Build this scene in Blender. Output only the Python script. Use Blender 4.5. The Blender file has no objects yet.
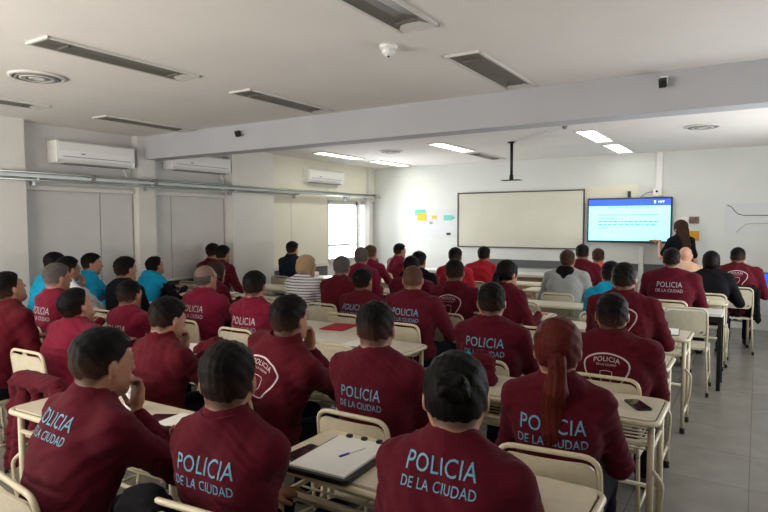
import bpy, bmesh, math, random
import numpy as np
from mathutils import Vector, Matrix
from mathutils.bvhtree import BVHTree
import openvdb as vdb
PI = math.pi; rad = math.radians
S = bpy.context.scene; C = S.collection
random.seed(7)

# ------------------------------------------------------------------ camera
FPX, YAW, PIT, ROLL, CH = 591.0, rad(32.3), rad(3.3), rad(-0.1), 1.65
cam = bpy.data.cameras.new('camera'); co = bpy.data.objects.new('camera', cam); C.objects.link(co)
cam.sensor_width = 36; cam.lens = FPX/768*36; cam.clip_start = .05
fw = Vector((-math.sin(YAW)*math.cos(PIT), math.cos(YAW)*math.cos(PIT), -math.sin(PIT)))
rt = Vector((math.cos(YAW), math.sin(YAW), 0)); up = rt.cross(fw)
r2 = math.cos(ROLL)*rt+math.sin(ROLL)*up; u2 = -math.sin(ROLL)*rt+math.cos(ROLL)*up
co.matrix_world = Matrix(((r2.x, u2.x, -fw.x, 0), (r2.y, u2.y, -fw.y, 0), (r2.z, u2.z, -fw.z, CH), (0, 0, 0, 1)))
S.camera = co
# ------------------------------------------------------------------ world, lights, exposure
wd = bpy.data.worlds.new('world'); S.world = wd; wd.use_nodes = True
bg = wd.node_tree.nodes['Background']; bg.inputs[0].default_value = (.86, .93, 1, 1); bg.inputs[1].default_value = 3.0
def area(name, loc, direction, sx, sy, power, col=(1, 1, 1)):
    l = bpy.data.lights.new(name, 'AREA'); l.shape = 'RECTANGLE'; l.size = sx; l.size_y = sy; l.energy = power; l.color = col
    o = bpy.data.objects.new(name, l); C.objects.link(o); o.location = loc
    o.rotation_euler = Vector(direction).to_track_quat('-Z', 'Y').to_euler(); return o
area('window_daylight', (-7.5, 9.5, 1.5), (1, -.35, 0), 1.1, 1.2, 100, (.95, .97, 1))
area('right_fill_light', (1.42, 5.0, 1.4), (-1, -.1, .35), 8.0, 1.1, 110, (.96, .98, 1))  # added fill lamp; the right wall has no window opening
area('rear_fill_light', (-4.6, -1.6, 1.2), (-.1, .5, 1), 4.4, 1.0, 190, (1, .95, .9))  # added fill aimed upward to brighten ceiling and near rows, no window behind it
S.view_settings.view_transform = 'Standard'; S.view_settings.look = 'None'; S.view_settings.gamma = 1
S.view_settings.use_curve_mapping = False; S.view_settings.exposure = 0.76

# ------------------------------------------------------------------ materials
def srgb(r, g, b): return tuple(((c/255/12.92) if c/255 <= .04045 else ((c/255+.055)/1.055)**2.4) for c in (r, g, b))+(1,)
MT = {}
def mat(name, rgb, rough=.6, metal=0, noise=0, nscale=20, bump=0, bscale=80, attr=False, coat=0, emit=None, estr=1, sheen=0, trans=0):
    m = bpy.data.materials.new(name); m.use_nodes = True; nt = m.node_tree; b = nt.nodes['Principled BSDF']
    col = srgb(*rgb); b.inputs['Base Color'].default_value = col; b.inputs['Roughness'].default_value = rough; b.inputs['Metallic'].default_value = metal
    if coat: b.inputs['Coat Weight'].default_value = coat
    if sheen: b.inputs['Sheen Weight'].default_value = sheen; b.inputs['Sheen Roughness'].default_value = .5
    if 'cloth' in name or 'maroon' in name or name == 'bright_red': b.inputs['Specular IOR Level'].default_value = .12
    if name == 'hair': b.inputs['Specular IOR Level'].default_value = .1
    if trans: b.inputs['Transmission Weight'].default_value = trans
    if emit: b.inputs['Emission Color'].default_value = srgb(*emit); b.inputs['Emission Strength'].default_value = estr
    tc = nt.nodes.new('ShaderNodeTexCoord')
    src = None
    if attr:
        a = nt.nodes.new('ShaderNodeAttribute'); a.attribute_name = 'Col'; src = a.outputs['Color']; nt.links.new(src, b.inputs['Base Color'])
    if noise:
        n = nt.nodes.new('ShaderNodeTexNoise'); n.inputs['Scale'].default_value = nscale; n.inputs['Detail'].default_value = 5
        nt.links.new(tc.outputs['Object'], n.inputs['Vector'])
        mr = nt.nodes.new('ShaderNodeMapRange'); mr.inputs[1].default_value = .3; mr.inputs[2].default_value = .7
        mr.inputs[3].default_value = 1-noise; mr.inputs[4].default_value = 1+noise; nt.links.new(n.outputs['Fac'], mr.inputs[0])
        mx = nt.nodes.new('ShaderNodeVectorMath'); mx.operation = 'MULTIPLY'
        if src: nt.links.new(src, mx.inputs[0])
        else: mx.inputs[0].default_value = col[:3]
        nt.links.new(mr.outputs[0], mx.inputs[1]); nt.links.new(mx.outputs[0], b.inputs['Base Color'])
    if bump:
        n2 = nt.nodes.new('ShaderNodeTexNoise'); n2.inputs['Scale'].default_value = bscale; n2.inputs['Detail'].default_value = 3
        nt.links.new(tc.outputs['Object'], n2.inputs['Vector'])
        bp = nt.nodes.new('ShaderNodeBump'); bp.inputs['Strength'].default_value = bump; bp.inputs['Distance'].default_value = .01
        nt.links.new(n2.outputs['Fac'], bp.inputs['Height']); nt.links.new(bp.outputs[0], b.inputs['Normal'])
    MT[name] = m; return m
mat('wall_paint', (214, 212, 206), .75, noise=.03, nscale=3, bump=.05)
mat('front_paint', (214, 217, 212), .75, noise=.03, nscale=2, bump=.05)
mat('bay_paint', (202, 201, 197), .7, noise=.03, nscale=3)
mat('cream_panel', (222, 218, 200), .7, noise=.02, nscale=3)
mat('dark_wainscot', (92, 95, 96), .7, noise=.05)
mat('ceiling_paint', (226, 222, 216), .85, noise=.035, nscale=1.3, bump=.08, bscale=30)
mat('beam_paint', (180, 182, 187), .8, noise=.03, nscale=2)
mat('white_plastic', (232, 232, 228), .35)
mat('grey_plastic', (120, 120, 118), .5)
mat('dark_plastic', (22, 22, 24), .35)
mat('black_metal', (18, 18, 20), .4, metal=.2)
mat('galvanised', (176, 180, 178), .35, metal=.75, noise=.06, nscale=15)
mat('trough_metal', (112, 110, 100), .45, metal=.3, noise=.05)
mat('trough_slat', (88, 86, 78), .5)
mat('trim_white', (205, 203, 196), .5)
mat('lamp_on', (255, 255, 250), .5, emit=(255, 252, 240), estr=4.5)
mat('cream_metal', (206, 196, 168), .38, noise=.04, nscale=30, coat=.2)
mat('chair_panel', (204, 196, 172), .42, noise=.05, nscale=25, coat=.15)
mat('desk_laminate', (208, 200, 180), .33, noise=.05, nscale=18, bump=.02)
mat('white_laminate', (214, 214, 206), .33, noise=.03)
mat('rubber', (30, 29, 28), .8)
mat('seam_dark', (45, 38, 32), .8)
mat('wood_front', (168, 132, 100), .55, noise=.12, nscale=8)
mat('board_white', (206, 206, 190), .25, noise=.04, nscale=2)
mat('board_frame', (70, 66, 62), .5)
mat('alu', (150, 150, 148), .35, metal=.7)
mat('paper', (232, 232, 228), .7)
mat('paper_line', (150, 155, 165), .7)
mat('poster', (208, 211, 212), .6)
mat('teal_card', (110, 196, 184), .7); mat('yellow_card', (228, 184, 50), .7, noise=.15, nscale=60); mat('orange_card', (214, 150, 30), .7, noise=.12, nscale=30)
mat('photo_print', (110, 95, 80), .5, noise=.5, nscale=25)
mat('ink_blue', (30, 50, 160), .4); mat('ink_dark', (50, 52, 60), .6)
mat('screen_blue', (10, 60, 170), .3, emit=(20, 84, 205), estr=.75)
mat('screen_cyan', (140, 210, 235), .3, emit=(146, 222, 242), estr=.85)
mat('screen_text', (60, 110, 130), .4, emit=(88, 150, 172), estr=.6)
mat('screen_white', (240, 245, 250), .4, emit=(225, 238, 250), estr=.9)
mat('glass_dark', (14, 15, 18), .12)
mat('phone_glass', (34, 26, 34), .12, coat=.5)
mat('skin', (190, 140, 115), .5, attr=True, noise=.04, nscale=40)
mat('hair', (25, 20, 18), .55, attr=True, noise=.22, nscale=90, bump=.25, bscale=140)
mat('maroon', (80, 13, 28), .85, noise=.06, nscale=9, bump=.12, bscale=300, sheen=.04)
mat('maroon_dark', (80, 13, 25), .85, noise=.06, nscale=9, bump=.12, bscale=300, sheen=.04)
mat('maroon_pink', (110, 20, 44), .85, noise=.06, nscale=9, bump=.12, bscale=300, sheen=.06)  # paler copy of the maroon, window haze painted into the cloth colour
mat('bright_red', (168, 34, 46), .85, noise=.06, nscale=9, bump=.1, bscale=300, sheen=.04)
mat('navy_cloth', (20, 21, 30), .9, noise=.1, bump=.1, bscale=250)
mat('black_cloth', (16, 16, 20), .9, noise=.1, bump=.1, bscale=250)
mat('suit_cloth', (28, 36, 50), .85, noise=.06, bump=.1, bscale=250)
mat('turquoise_cloth', (20, 150, 190), .75, noise=.06, bump=.1, bscale=150)
mat('white_cloth', (205, 212, 218), .8, noise=.05, bump=.1, bscale=150)
mat('grey_cloth', (150, 152, 150), .9, noise=.1, nscale=60, bump=.15, bscale=250)
mat('beige_cloth', (205, 168, 142), .9, noise=.06, bump=.15, bscale=200)
mat('salmon_cloth', (205, 80, 82), .9, noise=.06)
mat('shoe_black', (14, 14, 15), .5)
mat('letter_blue', (96, 154, 182), .6)
mat('letter_pale', (170, 168, 178), .6)
mat('badge_white', (196, 178, 184), .6)
mat('lanyard', (215, 215, 215), .6)
mat('window_bar', (200, 202, 200), .5)
def stripe_mat():
    m = mat('striped_cloth', (225, 222, 222), .85); nt = m.node_tree; b = nt.nodes['Principled BSDF']
    tc = nt.nodes.new('ShaderNodeTexCoord'); sp = nt.nodes.new('ShaderNodeSeparateXYZ'); nt.links.new(tc.outputs['Object'], sp.inputs[0])
    mu = nt.nodes.new('ShaderNodeMath'); mu.operation = 'MULTIPLY'; mu.inputs[1].default_value = 34; nt.links.new(sp.outputs['Z'], mu.inputs[0])
    fr = nt.nodes.new('ShaderNodeMath'); fr.operation = 'FRACT'; nt.links.new(mu.outputs[0], fr.inputs[0])
    gt = nt.nodes.new('ShaderNodeMath'); gt.operation = 'GREATER_THAN'; gt.inputs[1].default_value = .68; nt.links.new(fr.outputs[0], gt.inputs[0])
    mx = nt.nodes.new('ShaderNodeMix'); mx.data_type = 'RGBA'; mx.inputs[6].default_value = srgb(222, 220, 220); mx.inputs[7].default_value = srgb(70, 75, 100)
    nt.links.new(gt.outputs[0], mx.inputs[0]); nt.links.new(mx.outputs[2], b.inputs['Base Color'])
stripe_mat()
def floor_mat():
    m = mat('floor_tile', (150, 146, 138), .26); nt = m.node_tree; b = nt.nodes['Principled BSDF']
    tc = nt.nodes.new('ShaderNodeTexCoord'); br = nt.nodes.new('ShaderNodeTexBrick'); nt.links.new(tc.outputs['Object'], br.inputs['Vector'])
    br.offset = 0; br.inputs['Scale'].default_value = 1; br.inputs['Brick Width'].default_value = .6; br.inputs['Row Height'].default_value = .6
    br.inputs['Mortar Size'].default_value = .003; br.inputs['Color1'].default_value = srgb(122, 119, 112); br.inputs['Color2'].default_value = srgb(117, 114, 107); br.inputs['Mortar'].default_value = srgb(84, 81, 76)
    n = nt.nodes.new('ShaderNodeTexNoise'); n.inputs['Scale'].default_value = 5; n.inputs['Detail'].default_value = 8; nt.links.new(tc.outputs['Object'], n.inputs['Vector'])
    mr = nt.nodes.new('ShaderNodeMapRange'); mr.inputs[1].default_value = .3; mr.inputs[2].default_value = .7; mr.inputs[3].default_value = .88; mr.inputs[4].default_value = 1.1; nt.links.new(n.outputs['Fac'], mr.inputs[0])
    v = nt.nodes.new('ShaderNodeVectorMath'); v.operation = 'MULTIPLY'; nt.links.new(br.outputs['Color'], v.inputs[0]); nt.links.new(mr.outputs[0], v.inputs[1]); nt.links.new(v.outputs[0], b.inputs['Base Color'])
floor_mat()

# ------------------------------------------------------------------ mesh helpers
def link(name, me, m=None, parent=None, loc=None, rz=0):
    o = bpy.data.objects.new(name, me); C.objects.link(o)
    if m is not None and me is not None: me.materials.clear(); me.materials.append(MT[m])
    if parent: o.parent = parent
    if loc: o.location = loc
    if rz: o.rotation_euler = (0, 0, rz)
    return o
def finish(bm, smooth=False):
    me = bpy.data.meshes.new('m'); bmesh.ops.recalc_face_normals(bm, faces=bm.faces); bm.to_mesh(me); bm.free()
    if smooth:
        for p in me.polygons: p.use_smooth = True
    return me
def abox(bm, c, s, bev=0, rz=0, rx=0):
    r = bmesh.ops.create_cube(bm, size=1)
    M = Matrix.Translation(c) @ Matrix.Rotation(rz, 4, 'Z') @ Matrix.Rotation(rx, 4, 'X') @ Matrix.Diagonal((*s, 1))
    bmesh.ops.transform(bm, matrix=M, verts=r['verts'])
    if bev:
        es = list({e for v in r['verts'] for e in v.link_edges})
        bmesh.ops.bevel(bm, geom=es, offset=bev, segments=2, affect='EDGES', profile=.6)
def box(c, s, bev=0, rz=0, rx=0):
    bm = bmesh.new(); abox(bm, c, s, bev, rz, rx); return finish(bm)
def boxes(L, bev=0):
    bm = bmesh.new()
    for c, s in L: abox(bm, c, s, bev)
    return finish(bm)
def atube(bm, pts, r, n=8, closed=False, caps=True):
    pts = [Vector(p) for p in pts]; rings = []; N = len(pts); prev = None
    rr = r if isinstance(r, (list, tuple)) else [r]*N
    for i, p in enumerate(pts):
        a = pts[i-1] if (i > 0 or closed) else p; b = pts[(i+1) % N] if (i < N-1 or closed) else p
        t = (b-a).normalized()
        if prev is None:
            nrm = t.cross(Vector((0, 0, 1)));
            if nrm.length < .05: nrm = t.cross(Vector((0, 1, 0)))
        else: nrm = prev-t*prev.dot(t)
        nrm.normalize(); prev = nrm; bi = t.cross(nrm)
        rings.append([bm.verts.new(p+(nrm*math.cos(2*PI*k/n)+bi*math.sin(2*PI*k/n))*rr[i]) for k in range(n)])
    for i in range(N if closed else N-1):
        A, B = rings[i], rings[(i+1) % N]
        for k in range(n): bm.faces.new((A[k], A[(k+1) % n], B[(k+1) % n], B[k]))
    if not closed and caps: bm.faces.new(rings[0][::-1]); bm.faces.new(rings[-1])
def tube(pts, r, n=8, closed=False):
    bm = bmesh.new(); atube(bm, pts, r, n, closed); return finish(bm, True)
def tubes(L, r, n=8):
    bm = bmesh.new()
    for p in L: atube(bm, p, r, n)
    return finish(bm, True)
def rpath(pts, rd, seg=4):
    """polyline with rounded interior corners"""
    pts = [Vector(p) for p in pts]; out = [pts[0]]
    for i in range(1, len(pts)-1):
        a, p, b = pts[i-1], pts[i], pts[i+1]; da = (a-p); db = (b-p); d = min(rd, da.length*.49, db.length*.49)
        A = p+da.normalized()*d; B = p+db.normalized()*d
        for k in range(seg+1):
            t = k/seg; out.append(A*(1-t)**2+p*2*t*(1-t)+B*t*t)
    out.append(pts[-1]); return out
def rrect(w, h, r, seg=5):
    o = []
    for cx, cy, a0 in ((w/2-r, h/2-r, 0), (-w/2+r, h/2-r, 90), (-w/2+r, -h/2+r, 180), (w/2-r, -h/2+r, 270)):
        for k in range(seg+1):
            a = rad(a0+90*k/seg); o.append((cx+r*math.cos(a), cy+r*math.sin(a)))
    return o
def aprism(bm, out, z0, z1, M=None):
    lo = [bm.verts.new((x, y, z0)) for x, y in out]; hi = [bm.verts.new((x, y, z1)) for x, y in out]; n = len(out)
    bm.faces.new(lo[::-1]); bm.faces.new(hi)
    for i in range(n): bm.faces.new((lo[i], lo[(i+1) % n], hi[(i+1) % n], hi[i]))
    if M is not None: bmesh.ops.transform(bm, matrix=M, verts=lo+hi)
def prism(out, z0, z1, M=None):
    bm = bmesh.new(); aprism(bm, out, z0, z1, M); return finish(bm)
def lathe(prof, n=20, M=None):
    bm = bmesh.new(); rings = []
    for r, z in prof: rings.append([bm.verts.new((r*math.cos(2*PI*k/n), r*math.sin(2*PI*k/n), z)) for k in range(n)])
    for A, B in zip(rings, rings[1:]):
        for k in range(n): bm.faces.new((A[k], A[(k+1) % n], B[(k+1) % n], B[k]))
    bm.faces.new(rings[0][::-1]); bm.faces.new(rings[-1])
    if M is not None: bmesh.ops.transform(bm, matrix=M, verts=bm.verts)
    return finish(bm, True)
def tag(o, label=None, cat=None, group=None, kind=None):
    if label: o['label'] = label
    if cat: o['category'] = cat
    if group: o['group'] = group
    if kind: o['kind'] = kind
    return o
def thing(name, label, cat, loc=(0, 0, 0), rz=0, group=None):
    o = bpy.data.objects.new(name, None); C.objects.link(o); o.empty_display_size = .1; o.location = loc; o.rotation_euler = (0, 0, rz)
    return tag(o, label, cat, group)
def struct(name, me, m, parent=None, loc=None, label=None):
    o = link(name, me, m, parent, loc)
    if not parent: o['kind'] = 'structure'; o['label'] = label or name.replace('_', ' '); o['category'] = name.split('_')[0]
    return o
def dup(root, loc, rz, label, group=None):
    r = root.copy(); C.objects.link(r); r.location = loc; r.rotation_euler = (0, 0, rz); r['label'] = label
    if group: r['group'] = group
    for ch in list(root.children):
        c = ch.copy(); C.objects.link(c); c.parent = r
        for g in list(ch.children):
            d = g.copy(); C.objects.link(d); d.parent = c
    return r
_tc = {}
def text_mesh(s, size, spacing=1.0, grid=.02):
    key = (s, size, spacing)
    if key in _tc: return _tc[key]
    cu = bpy.data.curves.new('t', 'FONT'); cu.body = s; cu.size = size; cu.align_x = 'CENTER'; cu.align_y = 'CENTER'; cu.space_character = spacing; cu.resolution_u = 3
    o = bpy.data.objects.new('t', cu); C.objects.link(o); bpy.context.view_layer.update()
    me = bpy.data.meshes.new_from_object(o); bpy.data.objects.remove(o)
    bm = bmesh.new(); bm.from_mesh(me)
    if grid:
        xs = [v.co.x for v in bm.verts]; ys = [v.co.y for v in bm.verts]
        x = min(xs)+grid
        while x < max(xs): bmesh.ops.bisect_plane(bm, geom=bm.verts[:]+bm.edges[:]+bm.faces[:], plane_co=(x, 0, 0), plane_no=(1, 0, 0)); x += grid
        y = min(ys)+grid
        while y < max(ys): bmesh.ops.bisect_plane(bm, geom=bm.verts[:]+bm.edges[:]+bm.faces[:], plane_co=(0, y, 0), plane_no=(0, 1, 0)); y += grid
    V = np.array([v.co[:] for v in bm.verts]); bm.verts.index_update(); F = [[v.index for v in f.verts] for f in bm.faces]; bm.free()
    _tc[key] = (V, F); return _tc[key]
def pymesh(V, F, smooth=False):
    me = bpy.data.meshes.new('m'); me.from_pydata([tuple(map(float, v)) for v in V], [], F); me.update()
    if smooth:
        for p in me.polygons: p.use_smooth = True
    return me
def wall_text(name, s, size, loc, m, parent, spacing=1.0):
    V, F = text_mesh(s, size, spacing, 0); me = pymesh([(v[0], 0, v[1]) for v in V], F)
    return link(name, me, m, parent, loc)

# ------------------------------------------------------------------ room shell
LX, RX, BY, FY, H = -7.0, 1.5, -2.0, 10.6, 2.78
struct('floor', box(((LX+RX)/2, (BY+FY)/2, -.05), (RX-LX+.6, FY-BY+.6, .1)), 'floor_tile', label='grey tiled classroom floor')
struct('wall_front', box(((LX+RX)/2, FY+.1, H/2), (RX-LX+.6, .2, H)), 'front_paint', label='pale grey front wall behind the whiteboard and screen')
struct('wall_rear', box(((LX+RX)/2, BY-.1, H/2), (RX-LX+.6, .2, H)), 'wall_paint', label='rear wall')
struct('wall_right', box((RX+.1, (BY+FY)/2, H/2), (.2, FY-BY, H)), 'wall_paint', label='right side wall')
# left wall: pieces round the window opening
WY0, WY1, WZ0, WZ1 = 8.97, 10.0, .88, 2.05
struct('wall_left', boxes([((LX-.1, (BY+WY0)/2, H/2), (.2, WY0-BY, H)), ((LX-.1, (WY0+FY)/2, (H+WZ1)/2), (.2, FY-WY0, H-WZ1)),
    ((LX-.1, (WY0+FY)/2, WZ0/2), (.2, FY-WY0, WZ0)), ((LX-.1, (10.06+10.14)/2-.03, (WZ0+WZ1)/2), (.2, .1, WZ1-WZ0)), ((LX-.1, 10.52, (WZ0+WZ1)/2), (.2, .16, WZ1-WZ0))]), 'bay_paint', label='grey left wall with recessed bays')
struct('ceiling', box(((LX+RX)/2, (BY+FY)/2, H+.05), (RX-LX+.6, FY-BY+.6, .1)), 'ceiling_paint', label='off white plaster ceiling')
struct('trim_1', box(((LX+RX)/2, 5.08, (2.48+H)/2), (RX-LX, .24, H-2.48)), 'beam_paint', label='ceiling beam crossing the room')
PX = -6.82
struct('trim_2', box(((LX+PX)/2-.02, 1.7, H/2), (PX-LX+.04, 3.44, H)), 'wall_paint', label='pale pillar at the left edge of the picture')
struct('trim_3', box(((LX+PX)/2-.05, 4.99, H/2), (PX-LX-.02, .26, H)), 'wall_paint', label='narrow pilaster under the beam end')
struct('trim_4', box(((LX+PX)/2, 6.88, H/2), (PX-LX+.04, .90, H)), 'wall_paint', label='wide white pillar on the left wall')
struct('trim_5', boxes([((LX+.03, 8.14, H/2), (.08, 1.63, H)), ((LX+.03, 9.78, (WZ1+H)/2+.01), (.08, 1.64, H-WZ1-.02))]), 'cream_panel', label='cream wall section before the window')
struct('trim_6', box((LX+.06, 10.36, H/2), (.14, .12, H)), 'wall_paint', label='corner post beside the window')
struct('trim_7', box((LX+.02, 10.03, 1.2), (.08, .05, 2.4)), 'white_plastic', label='window mullion post')
for i, (y0, y1) in enumerate(((3.44, 4.84), (5.13, 6.42), (7.35, 8.9))):
    xx = LX+.012 if i < 2 else LX+.075
    struct('baseboard_left' if i == 0 else 'baseboard_left.%03d' % i, box((xx+.01, (y0+y1)/2, .41), (.04, y1-y0, .82)), 'dark_wainscot', label='dark grey lower panel on the left wall')
    struct('trim_%d' % (8+i), box((xx+.02, (y0+y1)/2, .845), (.09, y1-y0, .03)), 'wall_paint', label='sill capping the lower panel')
# bay panels: two flat boards with a seam and a header strip each
for n, (y0, y1, ys) in enumerate(((3.46, 4.83, 4.38), (5.14, 6.41, 5.44))):
    for j, (a, b) in enumerate(((y0, ys), (ys, y1))):
        struct('trim_%d' % (11+n*2+j), box((LX+.012, (a+b)/2, 1.43), (.02, b-a-.012, 1.16)), 'bay_paint', label='flat grey board in the wall bay')
    struct('trim_%d' % (15+n), box((LX+.03, (y0+y1)/2, 2.045), (.06, y1-y0, .05)), 'wall_paint', label='pale header strip over the wall bay')
for j, (a, b) in enumerate(((7.38, 7.89), (7.89, 8.9))):
    struct('trim_%d' % (17+j), box((LX+.08, (a+b)/2, 1.44), (.02, b-a-.012, 1.14)), 'cream_panel', label='cream board beside the window')
# windows
wf = struct('window_1', boxes([((LX-.02, WY0+.03, (WZ0+WZ1)/2), (.12, .06, WZ1-WZ0)), ((LX-.02, WY1-.03, (WZ0+WZ1)/2), (.12, .06, WZ1-WZ0)), ((LX-.02, 9.485, WZ0+.03), (.12, 1.03, .06)), ((LX-.02, 9.485, WZ1-.03), (.12, 1.03, .06)), ((LX-.02, 9.485, 1.2), (.08, 1.0, .04))]), 'window_bar', label='white framed window on the left wall')
def glassmat():
    m = bpy.data.materials.new('window_glass'); m.use_nodes = True; nt = m.node_tree; nt.nodes.clear()
    o = nt.nodes.new('ShaderNodeOutputMaterial'); t = nt.nodes.new('ShaderNodeBsdfTransparent'); g = nt.nodes.new('ShaderNodeBsdfGlossy'); g.inputs['Roughness'].default_value = .03
    mx = nt.nodes.new('ShaderNodeMixShader'); mx.inputs[0].default_value = .06; nt.links.new(t.outputs[0], mx.inputs[1]); nt.links.new(g.outputs[0], mx.inputs[2]); nt.links.new(mx.outputs[0], o.inputs[0]); MT['window_glass'] = m
glassmat()
link('window_pane', box((LX-.02, 9.485, (WZ0+WZ1)/2), (.006, .96, 1.1)), 'window_glass', wf)
wf2 = struct('window_2', boxes([((LX-.02, 10.27, WZ0+.02), (.1, .32, .04)), ((LX-.02, 10.27, WZ1-.02), (.1, .32, .04))]), 'window_bar', label='narrow bright window strip in the corner')
link('window_pane', box((LX-.02, 10.27, (WZ0+WZ1)/2), (.006, .3, 1.1)), 'window_glass', wf2)

# trunking rail on the left wall
t = thing('cable_tray', 'long galvanised cable tray with conduits along the left wall', 'cable tray', (PX, 6.8, 2.15))
link('tray_channel', boxes([((.05, -.0, 0), (.09, 7.4, .012)), ((.005, 0, .02), (.006, 7.4, .05)), ((.095, 0, .012), (.006, 7.4, .03))]), 'galvanised', t)
link('conduit', tubes([[(.03, -3.7, .055), (.03, 3.72, .055)], [(.07, -3.7, .05), (.07, 3.72, .05)]], .011), 'galvanised', t)
link('conduit', tube([(.05, -3.7, -.03), (.05, 1.0, -.03)], .013), 'galvanised', t)
for y in (-3.3, -1.85, -.4, 1.1, 2.6, 3.3): link('bracket', boxes([((.03, y, -.022), (.14, .03, .02)), ((-.02, y, -.05), (.06, .03, .08))]), 'galvanised', t)
for y in (-2.65, -1.78, 3.5): link('clamp', box((.06, y, .03), (.09, .06, .08), .01), 'grey_plastic', t)

def ac(y0, y1, zt, zb, label):
    w = y1-y0; h = zt-zb; t = thing('air_conditioner', label, 'air conditioner', (LX+.0, (y0+y1)/2, zb), 0, 'split air conditioners on the left wall')
    prof = [(0, 0), (.16, .0), (.2, .05), (.215, h*.55), (.2, h-.02), (.17, h), (0, h)]
    bm = bmesh.new(); a = [bm.verts.new((x, -w/2, z)) for x, z in prof]; b = [bm.verts.new((x, w/2, z)) for x, z in prof]
    bm.faces.new(a); bm.faces.new(b[::-1])
    for i in range(len(prof)): bm.faces.new((a[i], a[(i+1) % 7], b[(i+1) % 7], b[i]))
    link('housing', finish(bm), 'white_plastic', t)
    link('end_cap', boxes([((.1, -w/2-.012, h/2), (.2, .024, h*.98))], .01), 'white_plastic', t); link('end_cap', boxes([((.1, w/2+.012, h/2), (.2, .024, h*.98))], .01), 'white_plastic', t)
    link('air_vane', box((.15, 0, -.006), (.1, w*.86, .014), .003), 'grey_plastic', t)
    link('air_vane', box((.207, 0, .075), (.012, w*.9, .006)), 'grey_plastic', t)
    link('status_light', box((.214, -w*.2, h*.45), (.006, .05, .012)), 'grey_plastic', t)
    link('drain_hose', tube(rpath([(.06, w/2-.06, 0), (.08, w/2-.03, -.09), (.03, w/2+.03, -.16), (.03, w/2+.03, -.19)], .03), .012), 'white_plastic', t)
ac(3.78, 4.74, 2.60, 2.34, 'white split air conditioner in the nearest wall bay, leftmost of three')
ac(5.36, 6.38, 2.61, 2.38, 'white split air conditioner under the beam, middle of three')
ac(8.27, 9.30, 2.61, 2.37, 'white split air conditioner above the window, farthest of three')

# ceiling fixtures
def fixture(x, y, lit, label):
    t = thing('ceiling_light', label, 'ceiling light', (x, y, H), 0, 'lit ceiling panels at the front' if lit else 'unlit louvred ceiling lights')
    w, l = .235, 1.16
    bm = bmesh.new()
    abox(bm, (-w/2, 0, -.008), (.018, l, .016)); abox(bm, (w/2, 0, -.008), (.018, l, .016)); abox(bm, (0, -l/2, -.008), (w+.018, .018, .016)); abox(bm, (0, l/2, -.008), (w+.018, .018, .016))
    link('frame', finish(bm), 'trim_white', t)
    if lit: link('diffuser', box((0, 0, -.006), (w-.018, l-.018, .008)), 'lamp_on', t)
    else:
        bm = bmesh.new(); a = [(-w/2+.01, -.012), (-.03, -.002), (.03, -.002), (w/2-.01, -.012)]
        for i in range(3):
            vs = [bm.verts.new(p) for p in ((a[i][0], -l/2+.01, a[i][1]), (a[i+1][0], -l/2+.01, a[i+1][1]), (a[i+1][0], l/2-.01, a[i+1][1]), (a[i][0], l/2-.01, a[i][1]))]; bm.faces.new(vs)
        link('reflector', finish(bm), 'trough_metal', t)
        link('end_reflector', box((0, l/2-.06, -.008), (w-.03, .09, .006), rx=rad(-6)), 'trim_white', t)
        for s in (-1, 1): link('lamp_holder', box((0, s*l*.36, -.014), (w*.55, .012, .014)), 'trough_slat', t)
    return t
for x, y, l, lab in ((-3.79, 2.58, 0, 'long unlit louvred ceiling light at upper left of the photo'), (-1.70, 2.5, 0, 'unlit louvred ceiling light cut by the top edge of the photo'), (-1.71, 4.27, 0, 'unlit louvred ceiling light just before the beam, right of the smoke detector'),
        (-3.79, 4.27, 0, 'unlit louvred ceiling light just before the beam, in the middle row'), (-5.96, 4.35, 0, 'unlit louvred ceiling light beside the first wall bay'), (-5.96, 2.6, 0, 'unlit louvred ceiling light cut by the left edge of the photo'),
        (-6.05, 8.16, 1, 'lit ceiling panel beyond the beam near the left wall'), (-6.02, 9.75, 1, 'lit ceiling panel in the far left corner'), (-3.95, 8.2, 1, 'lit ceiling panel above the whiteboard'),
        (-1.85, 8.15, 1, 'bright lit ceiling panel above the screen, nearer of two'), (-1.85, 9.7, 1, 'bright lit ceiling panel above the screen, closest to the front wall')):
    fixture(x, y, l, lab)
o = fixture(-3.98, 9.6, 0, 'unlit grey ceiling panel before the whiteboard')
def vent(x, y, r, label):
    t = thing('ceiling_diffuser', label, 'air vent', (x, y, H), 0, 'round ceiling air diffusers')
    link('outer_ring', lathe([(r, 0), (r, -.012), (r*.86, -.02), (r*.82, -.004), (r*.82, 0)], 28), 'trim_white', t)
    for i, q in enumerate((.72, .56, .40, .24)):
        link('cone_ring', lathe([(r*q, -.004), (r*q+.012, -.022), (r*q-.004, -.026), (r*q-.018, -.008)], 28), 'grey_plastic' if i % 2 == 0 else 'trim_white', t)
vent(-4.74, 2.49, .2, 'round ceiling air diffuser at far left before the beam')
vent(-4.99, 8.1, .19, 'round ceiling air diffuser beyond the beam near the middle')
vent(-.59, 8.02, .2, 'round ceiling air diffuser above the screen side')
t = thing('smoke_detector', 'small white smoke detector on the near ceiling', 'smoke detector', (-2.03, 3.27, H))
link('base', lathe([(.06, 0), (.06, -.02), (.052, -.03)], 20), 'white_plastic', t); link('sensor_head', lathe([(.042, -.03), (.045, -.05), (.03, -.065), (.01, -.07)], 20), 'white_plastic', t); link('indicator', lathe([(.008, -.068), (.006, -.078)], 8), 'dark_plastic', t)
def sensor(x, z, label):
    t = thing('motion_sensor', label, 'sensor', (x, 4.96, z), 0)
    link('mount', box((0, -.015, 0), (.05, .03, .06), .005), 'white_plastic', t); link('swivel', tube([(0, -.03, 0), (0, -.06, -.02)], .012), 'grey_plastic', t)
    link('lens_body', box((0, -.08, -.03), (.055, .05, .07), .012, rx=rad(25)), 'dark_plastic', t)
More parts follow.
